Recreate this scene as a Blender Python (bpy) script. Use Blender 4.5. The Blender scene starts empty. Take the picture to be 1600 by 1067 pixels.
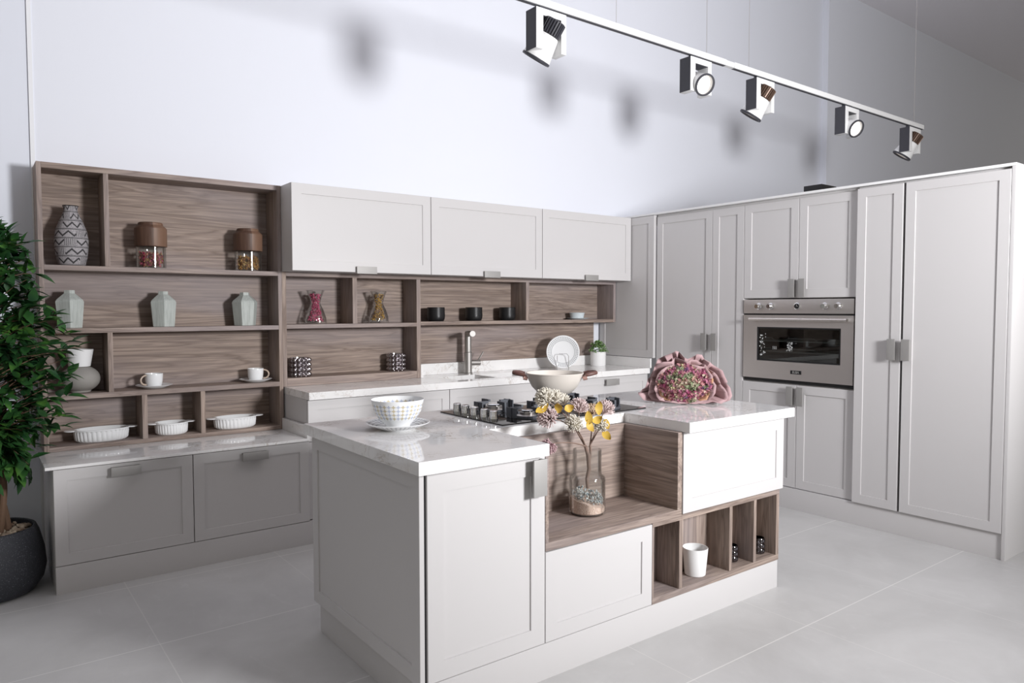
import bpy, bmesh, math, random
from mathutils import Vector, Matrix, Euler
R = math.radians
random.seed(7)
SC = bpy.context.scene
COL = SC.collection

# ------------------------------------------------------------------ camera
cam_d = bpy.data.cameras.new('camera')
cam_d.sensor_width = 36.0
cam_d.lens = 1130.5 / 1600 * 36
cam_d.clip_start = 0.05
cam = bpy.data.objects.new('camera', cam_d)
COL.objects.link(cam)
yaw, pitch, roll = R(37.0), R(-2.591), R(-0.06)
fw = Vector((math.sin(yaw) * math.cos(pitch), math.cos(yaw) * math.cos(pitch), math.sin(pitch)))
rt = Vector((math.cos(yaw), -math.sin(yaw), 0))
up = rt.cross(fw)
c_, s_ = math.cos(roll), math.sin(roll)
rt, up = c_ * rt + s_ * up, -s_ * rt + c_ * up
m3 = Matrix((rt, up, -fw)).transposed()
cam.matrix_world = Matrix.Translation((0, 0, 1.38)) @ m3.to_4x4()
SC.camera = cam

# ------------------------------------------------------------------ light
W = bpy.data.worlds.new('world')
SC.world = W
W.use_nodes = True
W.node_tree.nodes['Background'].inputs[0].default_value = (1.0, 0.95, 0.85, 1)
W.node_tree.nodes['Background'].inputs[1].default_value = 0.305

KEY = Vector((3.0, -1.35, 1.94))
kl = bpy.data.lights.new('studio_flash', 'SPOT')
kl.energy = 1110
kl.color = (0.985, 0.985, 1.0)
kl.spot_size = R(140)
kl.spot_blend = 1.0
kl.shadow_soft_size = 0.40
key = bpy.data.objects.new('studio_flash', kl)
COL.objects.link(key)
key.location = KEY
key.rotation_euler = Vector((math.sin(R(-4)) * math.cos(R(15)), math.cos(R(-4)) * math.cos(R(15)), math.sin(R(15)))).to_track_quat('-Z', 'Y').to_euler()

SC.view_settings.view_transform = 'Standard'
SC.view_settings.look = 'None'
SC.view_settings.exposure = 0.0
SC.view_settings.gamma = 1.0
SC.view_settings.use_curve_mapping = False


# ------------------------------------------------------------------ node helpers
class Nd:
    """tiny expression wrapper over math nodes"""
    def __init__(self, nt, sock): self.nt, self.s = nt, sock
    def _m(self, op, *a):
        n = self.nt.nodes.new('ShaderNodeMath'); n.operation = op
        for i, v in enumerate((self,) + a):
            if isinstance(v, Nd): self.nt.links.new(v.s, n.inputs[i])
            else: n.inputs[i].default_value = v
        return Nd(self.nt, n.outputs[0])
    def __add__(self, o): return self._m('ADD', o)
    def __sub__(self, o): return self._m('SUBTRACT', o)
    def __mul__(self, o): return self._m('MULTIPLY', o)
    def __truediv__(self, o): return self._m('DIVIDE', o)
    def abs(self): return self._m('ABSOLUTE')
    def fract(self): return self._m('FRACT')
    def floor(self): return self._m('FLOOR')
    def lt(self, o): return self._m('LESS_THAN', o)
    def gt(self, o): return self._m('GREATER_THAN', o)
    def mx(self, o): return self._m('MAXIMUM', o)
    def mn(self, o): return self._m('MINIMUM', o)
    def atan2(self, o): return self._m('ARCTAN2', o)
    def sqrt(self): return self._m('SQRT')
    def sm(self, a, b):
        n = self.nt.nodes.new('ShaderNodeMapRange'); n.interpolation_type = 'SMOOTHSTEP'
        self.nt.links.new(self.s, n.inputs[0]); n.inputs[1].default_value = a; n.inputs[2].default_value = b
        return Nd(self.nt, n.outputs[0])


def mat(name, color=(.8, .8, .8), rough=.5, metal=0.0, spec=.5, trans=0.0, ior=1.45, emit=None, coat=0.0, alpha=None):
    m = bpy.data.materials.new(name); m.use_nodes = True
    b = m.node_tree.nodes['Principled BSDF']
    b.inputs['Base Color'].default_value = (*color, 1)
    b.inputs['Roughness'].default_value = rough
    b.inputs['Metallic'].default_value = metal
    b.inputs['Specular IOR Level'].default_value = spec
    b.inputs['Transmission Weight'].default_value = trans
    b.inputs['IOR'].default_value = ior
    b.inputs['Coat Weight'].default_value = coat
    if emit:
        b.inputs['Emission Color'].default_value = (*emit[0], 1); b.inputs['Emission Strength'].default_value = emit[1]
    return m


def nodes(m): return m.node_tree, m.node_tree.nodes['Principled BSDF']


def objco(nt, scale=(1, 1, 1), loc=(0, 0, 0)):
    t = nt.nodes.new('ShaderNodeTexCoord'); mp = nt.nodes.new('ShaderNodeMapping')
    mp.inputs['Scale'].default_value = scale; mp.inputs['Location'].default_value = loc
    nt.links.new(t.outputs['Object'], mp.inputs['Vector'])
    return mp.outputs[0]


def xyz(nt):
    t = nt.nodes.new('ShaderNodeTexCoord'); s = nt.nodes.new('ShaderNodeSeparateXYZ')
    nt.links.new(t.outputs['Object'], s.inputs[0])
    return [Nd(nt, s.outputs[i]) for i in range(3)]


def noise(nt, vec, scale, detail=4, rough=.55, dist=0.0):
    n = nt.nodes.new('ShaderNodeTexNoise')
    n.inputs['Scale'].default_value = scale; n.inputs['Detail'].default_value = detail
    n.inputs['Roughness'].default_value = rough; n.inputs['Distortion'].default_value = dist
    nt.links.new(vec, n.inputs['Vector'])
    return n


def ramp(nt, fac, stops):
    r = nt.nodes.new('ShaderNodeValToRGB')
    e = r.color_ramp.elements
    while len(e) < len(stops): e.new(0.5)
    for el, (p, c) in zip(e, stops): el.position = p; el.color = (*c, 1)
    nt.links.new(fac.s if isinstance(fac, Nd) else fac, r.inputs[0])
    return r.outputs[0]


def mix(nt, fac, a, b, mode='MIX'):
    n = nt.nodes.new('ShaderNodeMix'); n.data_type = 'RGBA'; n.blend_type = mode
    for i, v in ((0, fac), (6, a), (7, b)):
        if isinstance(v, Nd): v = v.s
        if isinstance(v, (int, float)): n.inputs[i].default_value = v
        elif isinstance(v, tuple): n.inputs[i].default_value = (*v, 1)
        else: nt.links.new(v, n.inputs[i])
    return n.outputs[2]


def bump(nt, b, h, strength=.2, dist=.002):
    n = nt.nodes.new('ShaderNodeBump'); n.inputs['Strength'].default_value = strength; n.inputs['Distance'].default_value = dist
    nt.links.new(h.s if isinstance(h, Nd) else h, n.inputs['Height']); nt.links.new(n.outputs[0], b.inputs['Normal'])


def wood(name, axis):
    m = mat(name, rough=.55, spec=.12)
    nt, b = nodes(m)
    sc = [11.0, 11.0, 11.0]; sc['xyz'.index(axis)] = .75
    v = objco(nt, tuple(sc))
    big = noise(nt, v, 1.0, 4, .55, .9)           # cathedral figure
    sc2 = [75.0, 75.0, 75.0]; sc2['xyz'.index(axis)] = 3.0
    fine = noise(nt, objco(nt, tuple(sc2)), 1.0, 4, .6, .4)
    sc3 = [3.5, 3.5, 3.5]; sc3['xyz'.index(axis)] = .8
    tone = noise(nt, objco(nt, tuple(sc3), (3, 7, 1)), 1.0, 2, .5)
    bands = (Nd(nt, big.outputs[0]) * 7.0).fract()
    bands = ((bands - .5).abs() * 2.0)
    base = ramp(nt, bands, [(0, (.23, .175, .145)), (.35, (.335, .265, .225)), (1, (.425, .338, .285))])
    c = mix(nt, Nd(nt, fine.outputs[0]).sm(.3, .7), (.19, .148, .132), base)
    c = mix(nt, .68, base, c)
    c = mix(nt, Nd(nt, tone.outputs[0]).sm(.4, .7) * .55, c, (.33, .295, .31))
    nt.links.new(c, b.inputs['Base Color'])
    bump(nt, b, fine.outputs[0], .12, .001)
    return m


def marble():
    m = mat('white_marble', rough=.045, spec=.5)
    nt, b = nodes(m)
    v = objco(nt)
    mask = Nd(nt, noise(nt, v, 3.2, 3).outputs[0]).sm(.44, .64)
    n1 = noise(nt, v, 4.2, 6, .62, 1.3)
    vein = ((Nd(nt, n1.outputs[0]) - .5).abs()).sm(.018, 0.0) * mask
    n2 = noise(nt, objco(nt, (1, 1, 1), (5, 2, 9)), 9.0, 6, .6, 1.0)
    vein2 = ((Nd(nt, n2.outputs[0]) - .5).abs()).sm(.016, 0.0) * mask * .8
    cloud = ramp(nt, noise(nt, v, 5.0, 5).outputs[0], [(.3, (.80, .79, .785)), (.7, (.86, .855, .85))])
    c = mix(nt, vein * .75, cloud, (.46, .40, .34))
    c = mix(nt, vein2 * .8, c, (.45, .42, .40))
    nt.links.new(c, b.inputs['Base Color'])
    return m


def floor_mat():
    m = mat('stone_floor_tile', rough=.38, spec=.4)
    nt, b = nodes(m)
    x, y, z = xyz(nt)
    P = .762
    fx = ((x - .6) / P).fract(); fy = ((y - .185) / .756).fract()
    dx = (fx - .5).abs(); dy = (fy - .5).abs()
    gx = dx.gt(.5 - .0028); gy = dy.gt(.5 - .0036)
    ix = ((x - .6) / P).floor(); iy = ((y - .185) / .756).floor()
    cid = ((ix * 12.99 + iy * 78.23)._m('SINE') * 437.5).fract()
    v = objco(nt)
    a = noise(nt, v, 2.2, 8, .62, .4)
    s2 = noise(nt, objco(nt, (2.5, 1, 1)), 5.0, 6, .7, 1.0)
    c = ramp(nt, a.outputs[0], [(.3, (.49, .485, .48)), (.7, (.60, .595, .59))])
    c = mix(nt, Nd(nt, s2.outputs[0]).sm(.56, .75) * .35, c, (.68, .675, .67))
    c = mix(nt, cid * .10, c, (.50, .49, .47))
    c = mix(nt, gx * .55, c, (.68, .67, .65))
    c = mix(nt, gy * .65, c, (.80, .79, .77))
    nt.links.new(c, b.inputs['Base Color'])
    r = Nd(nt, a.outputs[0]) * .2 + .27
    nt.links.new(r.s, b.inputs['Roughness'])
    return m


M = {}
M['wall'] = mat('white_wall_paint', (.80, .82, .885), .75, spec=.2)
M['wall_side'] = mat('pale_wall_paint', (.77, .795, .87), .75, spec=.2)
M['trim_white'] = mat('white_trim_paint', (.86, .87, .90), .6, spec=.2)
M['ceiling'] = mat('grey_ceiling', (.88, .86, .91), .9, spec=.1)
M['floor'] = floor_mat()
M['greige'] = mat('greige_lacquer', (.60, .585, .585), .42, spec=.4)
M['gap_shade'] = mat('painted_gap_shade', (.03, .03, .035), .8)  # near-black colour standing in for the shade inside door gaps
M['woodx'] = wood('walnut_grain_along', 'x')
M['woody'] = wood('walnut_grain_across', 'y')
M['woodz'] = wood('walnut_grain_upright', 'z')
M['marble'] = marble()
M['steel'] = mat('brushed_steel', (.66, .625, .605), .36, 1.0)
M['plate'] = mat('brushed_handle_plate', (.38, .37, .36), .6, .55)
M['faucet_steel'] = mat('satin_faucet_steel', (.40, .385, .37), .5, 1.0)
M['chrome'] = mat('polished_chrome', (.8, .8, .8), .08, 1.0)
M['porcelain'] = mat('white_porcelain', (.82, .83, .84), .12, spec=.5)
M['matte_white'] = mat('matte_white_ceramic', (.82, .82, .82), .5)
M['black_cer'] = mat('black_stoneware', (.012, .012, .013), .35)
M['blackmetal'] = mat('black_metal', (.02, .02, .022), .45)
M['castiron'] = mat('cast_iron_grey', (.085, .09, .105), .45, .3)
M['hobglass'] = mat('black_hob_glass', (.012, .011, .011), .05, spec=.6)


def thin_glass(name, tint, gl=1.0, rough=.01, blend=.2):
    m = bpy.data.materials.new(name); m.use_nodes = True; nt = m.node_tree
    nt.nodes.remove(nt.nodes['Principled BSDF'])
    tr = nt.nodes.new('ShaderNodeBsdfTransparent'); tr.inputs[0].default_value = (*tint, 1)
    go = nt.nodes.new('ShaderNodeBsdfGlossy'); go.inputs['Roughness'].default_value = rough; go.inputs['Color'].default_value = (gl, gl, gl, 1)
    lw = nt.nodes.new('ShaderNodeLayerWeight'); lw.inputs['Blend'].default_value = blend
    f = Nd(nt, lw.outputs['Fresnel']) * .62 + .03
    mx = nt.nodes.new('ShaderNodeMixShader')
    nt.links.new(f.s, mx.inputs[0]); nt.links.new(tr.outputs[0], mx.inputs[1]); nt.links.new(go.outputs[0], mx.inputs[2])
    nt.links.new(mx.outputs[0], nt.nodes['Material Output'].inputs[0])
    return m


M['glass'] = thin_glass('clear_glass', (.955, .965, .965))
M['oven_glass'] = thin_glass('dark_oven_glass', (.55, .575, .57), .9, .02, .30)
M['white_metal'] = mat('white_metal', (.80, .80, .80), .35)
M['dark_metal'] = mat('dark_grey_metal', (.045, .045, .055), .45)
M['black'] = mat('black_plastic', (.01, .01, .011), .5)
M['grey_clay'] = mat('grey_clay', (.29, .275, .255), .7)
M['celadon'] = mat('celadon_ceramic', (.50, .53, .50), .55)
M['cream'] = mat('cream_enamel', (.68, .63, .575), .28, spec=.5)
M['handle_wood'] = mat('brown_handle', (.12, .055, .045), .45)
M['lens'] = mat('lamp_lens', (1, 1, 1), .3, emit=((1.0, .89, .78), 1.15))
M['rose_mount'] = mat('rose_mount', (.45, .27, .23), .4, .2)
M['rack_wire'] = mat('rack_wire', (.75, .75, .74), .4, .3)
M['print'] = mat('white_screen_print', (.85, .88, .88), .6)
M['letter'] = mat('silver_letter', (.6, .6, .58), .35, .6)
M['tan_rim'] = mat('tan_cup_handle', (.50, .40, .32), .4)
M['blueware'] = mat('pale_blue_stoneware', (.64, .70, .73), .35)
M['leaf'] = mat('green_leaf', (.05, .14, .035), .38, spec=.4)
M['trunk'] = mat('brown_bark', (.16, .095, .06), .8)
M['chips'] = mat('bark_chip', (.42, .33, .24), .85)
M['sand'] = mat('pink_sand', (.72, .54, .44), .9)
M['herb'] = mat('herb_green', (.16, .30, .09), .55)
M['paper'] = mat('dusty_pink_paper', (.45, .305, .315), .8, spec=.2)
M['paper_in'] = mat('kraft_inner_paper', (.62, .36, .22), .7, spec=.2)
M['branch'] = mat('twig_brown', (.22, .15, .12), .8)
M['yellow'] = mat('yellow_leaf', (.56, .37, .06), .55)
M['soil'] = mat('dark_soil', (.05, .035, .025), .95)

# speckled planter
mm = mat('charcoal_terrazzo', (.03, .032, .04), .65)
nt, b = nodes(mm)
sp = Nd(nt, noise(nt, objco(nt), 240, 2, .5).outputs[0]).sm(.60, .72)
nt.links.new(mix(nt, sp * .6, (.032, .034, .042), (.24, .25, .27)), b.inputs['Base Color'])
M['planter'] = mm
# leaf hue variation
nt, b = nodes(M['leaf'])
oi = noise(nt, objco(nt), 9.0, 2)
nt.links.new(ramp(nt, oi.outputs[0], [(.35, (.012, .05, .018)), (.58, (.030, .10, .024)), (.75, (.11, .27, .045))]), b.inputs['Base Color'])
nt, b = nodes(M['herb'])
oi = noise(nt, objco(nt), 60.0, 2)
nt.links.new(ramp(nt, oi.outputs[0], [(.35, (.05, .16, .03)), (.65, (.38, .52, .24))]), b.inputs['Base Color'])
nt, b = nodes(M['chips'])
oi = noise(nt, objco(nt), 30.0, 2)
nt.links.new(ramp(nt, oi.outputs[0], [(.35, (.20, .13, .09)), (.65, (.55, .46, .35))]), b.inputs['Base Color'])
nt, b = nodes(M['sand'])
oi = noise(nt, objco(nt), 260.0, 2)
nt.links.new(ramp(nt, oi.outputs[0], [(.35, (.55, .36, .28)), (.65, (.86, .70, .60))]), b.inputs['Base Color'])
bump(nt, b, oi.outputs[0], .6, .003)
# lid wood stripes
mm = mat('acacia_lid', (.2, .1, .06), .5)
nt, b = nodes(mm)
x, y, z = xyz(nt)
ang = x.atan2(y) * 5.0
n_ = noise(nt, objco(nt, (60, 60, 4)), 1.0, 3)
nt.links.new(ramp(nt, (ang.floor() * 12.7)._m('SINE') * .25 + .25 + Nd(nt, n_.outputs[0]) * .5, [(.2, (.075, .038, .025)), (.8, (.20, .115, .075))]), b.inputs['Base Color'])
M['lid'] = mm
# ribbed celadon
nt, b = nodes(M['celadon'])
x, y, z = xyz(nt)
rib = ((x + y * .7) * 170.0)._m('SINE')
n_ = noise(nt, objco(nt, (120, 120, 6)), 1.0, 3)
nt.links.new(mix(nt, Nd(nt, n_.outputs[0]).sm(.4, .65) * .45, (.46, .49, .465), (.29, .315, .295)), b.inputs['Base Color'])
bump(nt, b, rib, .35, .002)
# black stoneware rings
nt, b = nodes(M['black_cer'])
x, y, z = xyz(nt)
bump(nt, b, (z * 900.0)._m('SINE'), .2, .001)
# brushed steel
nt, b = nodes(M['steel'])
n_ = noise(nt, objco(nt, (400, 3, 400)), 1.0, 2)
r_ = Nd(nt, n_.outputs[0]) * .16 + .30
nt.links.new(r_.s, b.inputs['Roughness'])
# tribal vase
mm = mat('tribal_vase_paint', (.5, .48, .5), .75)
nt, b = nodes(mm)
x, y, z = xyz(nt)
u = x.atan2(y) / 6.2832 * 9.0
bz = z / .0475
fz = bz.fract()
row = bz.floor()
line = (fz - .06).abs().lt(.035).mx((fz - .16).abs().lt(.02))
odd = (row * .5).fract().gt(.2)
zig = (((u + row * .37).fract() - .5).abs() * 2.0) * .52 + .32
zz = (fz - zig).abs().lt(.115)
blk = ((u * .34 + row * .29).fract()).lt(.30)
bars = ((u * 6.0).fract().lt(.3)) * blk * fz.gt(.22)
inv = blk * -1.0 + 1.0
pat = line.mx(zz * inv).mx(bars).mn(1.0)
sp = Nd(nt, noise(nt, objco(nt), 220, 2).outputs[0]).sm(.3, .6)
c = mix(nt, sp, (.24, .225, .24), (.40, .38, .39))
nt.links.new(mix(nt, pat * .93, c, (.02, .018, .02)), b.inputs['Base Color'])
M['tribal'] = mm


def dotted(name, n, z0, z1, rows, radial=False):
    mm = mat(name, (.84, .85, .86), .12)
    nt, b = nodes(mm)
    x, y, z = xyz(nt)
    a = x.atan2(y) / 6.2832 * n
    if radial: z = (x * x + y * y).sqrt()
    t = (z - z0) / (z1 - z0)
    inside = t.gt(0.0) * t.lt(1.0)
    fa = a.fract() - .5; fr = (t * rows).fract() - .5
    dot = (fa.abs() + fr.abs()).lt(.40)
    ln = fa.abs().lt(.10).mx(fr.abs().lt(.11))
    hue = (a.floor() * .5).fract().gt(.2)
    colr = mix(nt, hue, (.52, .44, .26), (.42, .47, .60)) if not radial else (.30, .31, .33)
    c = mix(nt, inside * (dot * .85).mx(ln * .6), (.84, .85, .86), colr)
    nt.links.new(c, b.inputs['Base Color'])
    return mm


# ------------------------------------------------------------------ mesh helpers
def box(bm, x0, x1, y0, y1, z0, z1, bev=0.0):
    vs = [bm.verts.new((x, y, z)) for x in (x0, x1) for y in (y0, y1) for z in (z0, z1)]
    fs = [(0, 1, 3, 2), (4, 6, 7, 5), (0, 4, 5, 1), (2, 3, 7, 6), (0, 2, 6, 4), (1, 5, 7, 3)]
    faces = [bm.faces.new([vs[i] for i in f]) for f in fs]
    if bev:
        es = list({e for f in faces for e in f.edges})
        bmesh.ops.bevel(bm, geom=es, offset=bev, segments=2, affect='EDGES', profile=.7)
    return bm


def lathe(bm, prof, seg=32, c=(0, 0, 0), rad=None, rot0=0.0, sx=1.0, sy=1.0):
    """prof: list of (r,z); rad(r,z,angle)->r modulates"""
    rings = []
    for r, z in prof:
        if r < 1e-6: rings.append([bm.verts.new((c[0], c[1], c[2] + z))]); continue
        ring = []
        for i in range(seg):
            a = rot0 + 2 * math.pi * i / seg
            rr = rad(r, z, a) if rad else r
            ring.append(bm.verts.new((c[0] + rr * math.cos(a) * sx, c[1] + rr * math.sin(a) * sy, c[2] + z)))
        rings.append(ring)
    for A, B in zip(rings, rings[1:]):
        for i in range(seg):
            j = (i + 1) % seg
            if len(A) == 1 and len(B) == 1: continue
            if len(A) == 1: bm.faces.new((A[0], B[j], B[i]))
            elif len(B) == 1: bm.faces.new((A[i], A[j], B[0]))
            else: bm.faces.new((A[i], A[j], B[j], B[i]))
    return bm


def tube(bm, pts, rads, seg=10, cap=True):
    pts = [Vector(p) for p in pts]
    if not hasattr(rads, '__len__'): rads = [rads] * len(pts)
    rings = []; pn = None
    for i, p in enumerate(pts):
        t = (pts[min(i + 1, len(pts) - 1)] - pts[max(i - 1, 0)]).normalized()
        if pn is None: n = t.orthogonal().normalized()
        else:
            n = pn - t * pn.dot(t)
            n = n.normalized() if n.length > 1e-6 else t.orthogonal().normalized()
        pn = n; bn = t.cross(n)
        rings.append([bm.verts.new(p + (n * math.cos(2 * math.pi * k / seg) + bn * math.sin(2 * math.pi * k / seg)) * rads[i]) for k in range(seg)])
    for A, B in zip(rings, rings[1:]):
        for k in range(seg): bm.faces.new((A[k], A[(k + 1) % seg], B[(k + 1) % seg], B[k]))
    if cap:
        bm.faces.new(rings[0][::-1]); bm.faces.new(rings[-1])
    return bm


def new(): return bmesh.new()


def make(name, bm, m, parent=None, base=None, smooth=True, ang=35, matrix=None):
    bmesh.ops.recalc_face_normals(bm, faces=bm.faces)
    if matrix is not None: bmesh.ops.transform(bm, matrix=matrix, verts=bm.verts)
    if base is None and parent is not None: base = parent.get('_b')
    if base is not None: bmesh.ops.translate(bm, vec=-Vector(base), verts=bm.verts)
    me = bpy.data.meshes.new(name); bm.to_mesh(me); bm.free()
    me.materials.append(m)
    if smooth:
        me.shade_smooth(); me.set_sharp_from_angle(angle=R(ang))
    o = bpy.data.objects.new(name, me); COL.objects.link(o)
    if parent is not None:
        o.parent = parent
        o['_b'] = list(parent.get('_b', (0, 0, 0))) if parent.get('_b') is not None else None
    elif base is not None:
        o.location = base
    if o.get('_b') is None and '_b' in o: del o['_b']
    return o


def tag(o, label, cat, group=None, kind=None):
    o['label'] = label; o['category'] = cat
    if group: o['group'] = group
    if kind: o['kind'] = kind
    return o


def thing(name, label, cat, loc=(0, 0, 0), group=None, local=False):
    o = bpy.data.objects.new(name, None); COL.objects.link(o)
    o.empty_display_size = .05
    o.location = loc
    if not local: o['_b'] = list(loc)
    return tag(o, label, cat, group)


def struct(name, bm, m):
    o = make(name, bm, m, smooth=False); o['kind'] = 'structure'; o['label'] = name.replace('_', ' '); return o


def copy_tree(o, loc, label=None, rotz=None):
    c = o.copy(); COL.objects.link(c); c.location = loc
    if label: c['label'] = label
    if rotz is not None: c.rotation_euler = (0, 0, rotz)
    for ch in o.children:
        d = ch.copy(); COL.objects.link(d); d.parent = c
        for g in ch.children:
            e = g.copy(); COL.objects.link(e); e.parent = d
    return c


def solo(name, bm, m, label, cat, base, group=None, kind=None, **k):
    return tag(make(name, bm, m, base=base, **k), label, cat, group, kind)


def shaker(face, pos, a0, a1, z0, z1, th=.02, fwid=.058, rec=.006):
    """shaker door; face '-y': front at y=pos spanning x a0..a1; face '-x': front at x=pos spanning y a0..a1"""
    bm = new()
    def P(a, d, z): return (a, pos + d, z) if face == '-y' else (pos + d, a, z)
    def ring(d, i): return [bm.verts.new(P(a, d, z)) for a, z in ((a0 + i, z0 + i), (a1 - i, z0 + i), (a1 - i, z1 - i), (a0 + i, z1 - i))]
    e = .0012
    R0 = ring(th, 0); R1 = ring(e, 0); R2 = ring(0, e); R3 = ring(0, fwid); R4 = ring(rec, fwid + .001)
    for A, B in ((R0, R1), (R1, R2), (R2, R3), (R3, R4)):
        for i in range(4): bm.faces.new((A[i], A[(i + 1) % 4], B[(i + 1) % 4], B[i]))
    bm.faces.new(R4); bm.faces.new(R0[::-1])
    return bm


def handle_plate(face, pos, a0, a1, z0, z1, off=.024, th=.008, stem='top'):
    """flat brushed plate standing off the door on a return lip"""
    bm = new()
    if face == '-y':
        box(bm, a0, a1, pos - off - th, pos - off, z0, z1, .001)
        if stem == 'h': box(bm, a0 + .004, a1 - .004, pos - off, pos - .0005, z1 - .010, z1 - .002)
        elif stem == 'hb': box(bm, a0 + .004, a1 - .004, pos - off, pos - .0005, z0 + .002, z0 + .010)
        else: box(bm, a1 - .010, a1 - .002, pos - off, pos - .0005, z0 + .004, z1 - .004)
    else:
        box(bm, pos - off - th, pos - off, a0, a1, z0, z1, .001)
        if stem == 'lo': box(bm, pos - off, pos - .0005, a0 + .002, a0 + .010, z0 + .004, z1 - .004)
        else: box(bm, pos - off, pos - .0005, a1 - .010, a1 - .002, z0 + .004, z1 - .004)
    return bm


# ------------------------------------------------------------------ setting
WY = 4.68
struct('floor', box(new(), -4, 16, -6, 5.2, -.1, 0), M['floor'])
struct('wall_back', box(new(), .312, 16.0, WY, WY + .12, 0, 5.1), M['wall'])
struct('wall_left', box(new(), -4, .311, WY + .004, WY + .12, 0, 5.1), M['wall_side'])
struct('trim_2', box(new(), .298, .318, WY - .006, WY - .0005, 0, 5.1), M['trim_white'])
struct('trim_1', box(new(), 8.07, 16.0, WY - .075, WY - .0005, 0, 5.1), M['wall'])
struct('ceiling', box(new(), -4, 16, -6, 5.2, 5.1, 5.2), M['ceiling'])

# ------------------------------------------------------------------ bench run (left, low)
t = thing('plinth', 'greige plinth under the two low bench cabinets', 'plinth', (.94, 4.36, 0))
make('board', box(new(), .3095, 1.60, 4.062, 4.082, 0, .136, .001), M['greige'], t)
make('side_board', box(new(), .3095, .3275, 4.083, 4.66, 0, .136), M['greige'], t)


def base_unit(label, x0, x1, yf, yb, z0, z1, hx, hz, group='low bench cabinets', sides=True, pull='h', frame=.055):
    t = thing('base_cabinet', label, 'cabinet', ((x0 + x1) / 2, (yf + yb) / 2, z0), group)
    make('body', box(new(), x0 + .0005, x1 - .0005, yf + .021, yb, z0 + .001, z1 - .001), M['greige'], t)
    d = make('door', shaker('-y', yf, x0 + .0015, x1 - .0015, z0 + .002, z1 - .006, .02, frame), M['greige'], t)
    if hx: make('handle', handle_plate('-y', yf, hx[0], hx[1], hz[0], hz[1], stem=pull), M['plate'], d)['label'] = 'brushed metal handle'
    return t


base_unit('low greige bench cabinet at the left end, next to the potted tree', .3085, .9385, 4.061, 4.66, .137, .6135, (.551, .686), (.548, .594))
base_unit('low greige bench cabinet on the right, next to the kitchen island', .9395, 1.577, 4.061, 4.66, .137, .6135, (1.19, 1.33), (.543, .589))

t = thing('countertop', 'low white marble countertop on the bench cabinets, under the tall open shelf', 'countertop', (.92, 4.35, .6145))
make('slab', box(new(), .275, 1.5575, 4.038, 4.66, .6145, .629, .001), M['marble'], t)
make('upstand', box(new(), 1.559, 1.577, 4.045, 4.458, .6145, .70, .001), M['marble'], t)

# ------------------------------------------------------------------ sink run
t = thing('plinth', 'greige plinth under the sink cabinets, behind the island', 'plinth', (3.0, 4.36, 0))
make('board', box(new(), 1.602, 4.48, 4.10, 4.12, 0, .136), M['greige'], t)


def sink_unit(label, x0, x1, ztop, hx, hz):
    yf = 4.083
    t = thing('base_cabinet', label, 'cabinet', ((x0 + x1) / 2, 4.36, .137), 'sink run cabinets')
    make('body', box(new(), x0 + .0005, x1 - .0005, yf + .021, 4.66, .138, ztop), M['greige'], t)
    d = make('drawer', shaker('-y', yf, x0 + .0015, x1 - .0015, .60, .842, .02, .055), M['greige'], t)
    if hx: make('handle', handle_plate('-y', yf, hx[0], hx[1], hz[0], hz[1], stem='h'), M['plate'], d)['label'] = 'brushed metal handle'
    make('door', shaker('-y', yf, x0 + .0015, x1 - .0015, .14, .597, .02, .055), M['greige'], t)
    return t


sink_unit('greige base cabinet at the left end of the sink counter, behind the bowl', 1.5805, 2.556, .846, (2.005, 2.14), (.790, .828))
sink_unit('greige base cabinet directly under the sink, behind the hob', 2.557, 3.52, .70, None, None)
sink_unit('greige base cabinet at the right end of the sink counter, behind the bouquet', 3.521, 4.479, .846, (3.98, 4.12), (.778, .826))

t = thing('countertop', 'white marble sink countertop along the back wall', 'countertop', (3.0, 4.36, .8475))
bm = new()
SX = (2.68, 3.0, 3.03, 3.345); SY = (4.165, 4.44)
box(bm, 1.5805, 4.483, 4.061, SY[0], .8475, .892, .001)
box(bm, 1.5805, 4.483, SY[1], 4.66, .8475, .892)
box(bm, 1.5805, SX[0], SY[0], SY[1], .8475, .892)
box(bm, SX[1], SX[2], SY[0], SY[1], .8475, .892)
box(bm, SX[3], 4.483, SY[0], SY[1], .8475, .892)
make('slab', bm, M['marble'], t, smooth=False)
bm = new(); box(bm, 2.576, 4.42, 4.625, 4.645, .8925, .975, .001); box(bm, 2.557, 2.575, 4.463, 4.645, .8925, .985, .001)
make('upstand', bm, M['marble'], t, smooth=False)
make('side_upstand', box(new(), 4.467, 4.483, 4.045, 4.60, .8925, .972, .001), M['marble'], t)

t = thing('sink', 'double steel sink set into the white marble countertop', 'sink', (3.0, 4.3, .846))
for x0, x1 in (SX[:2], SX[2:]):
    bm = new(); th = .004; zb = .72
    box(bm, x0 - th, x1 + th, SY[0] - th, SY[1] + th, zb - th, zb)
    box(bm, x0 - th, x0, SY[0] - th, SY[1] + th, zb, .8465); box(bm, x1, x1 + th, SY[0] - th, SY[1] + th, zb, .8465)
    box(bm, x0, x1, SY[0] - th, SY[0], zb, .8465); box(bm, x0, x1, SY[1], SY[1] + th, zb, .8465)
    make('basin', bm, M['steel'], t, smooth=False)

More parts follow.
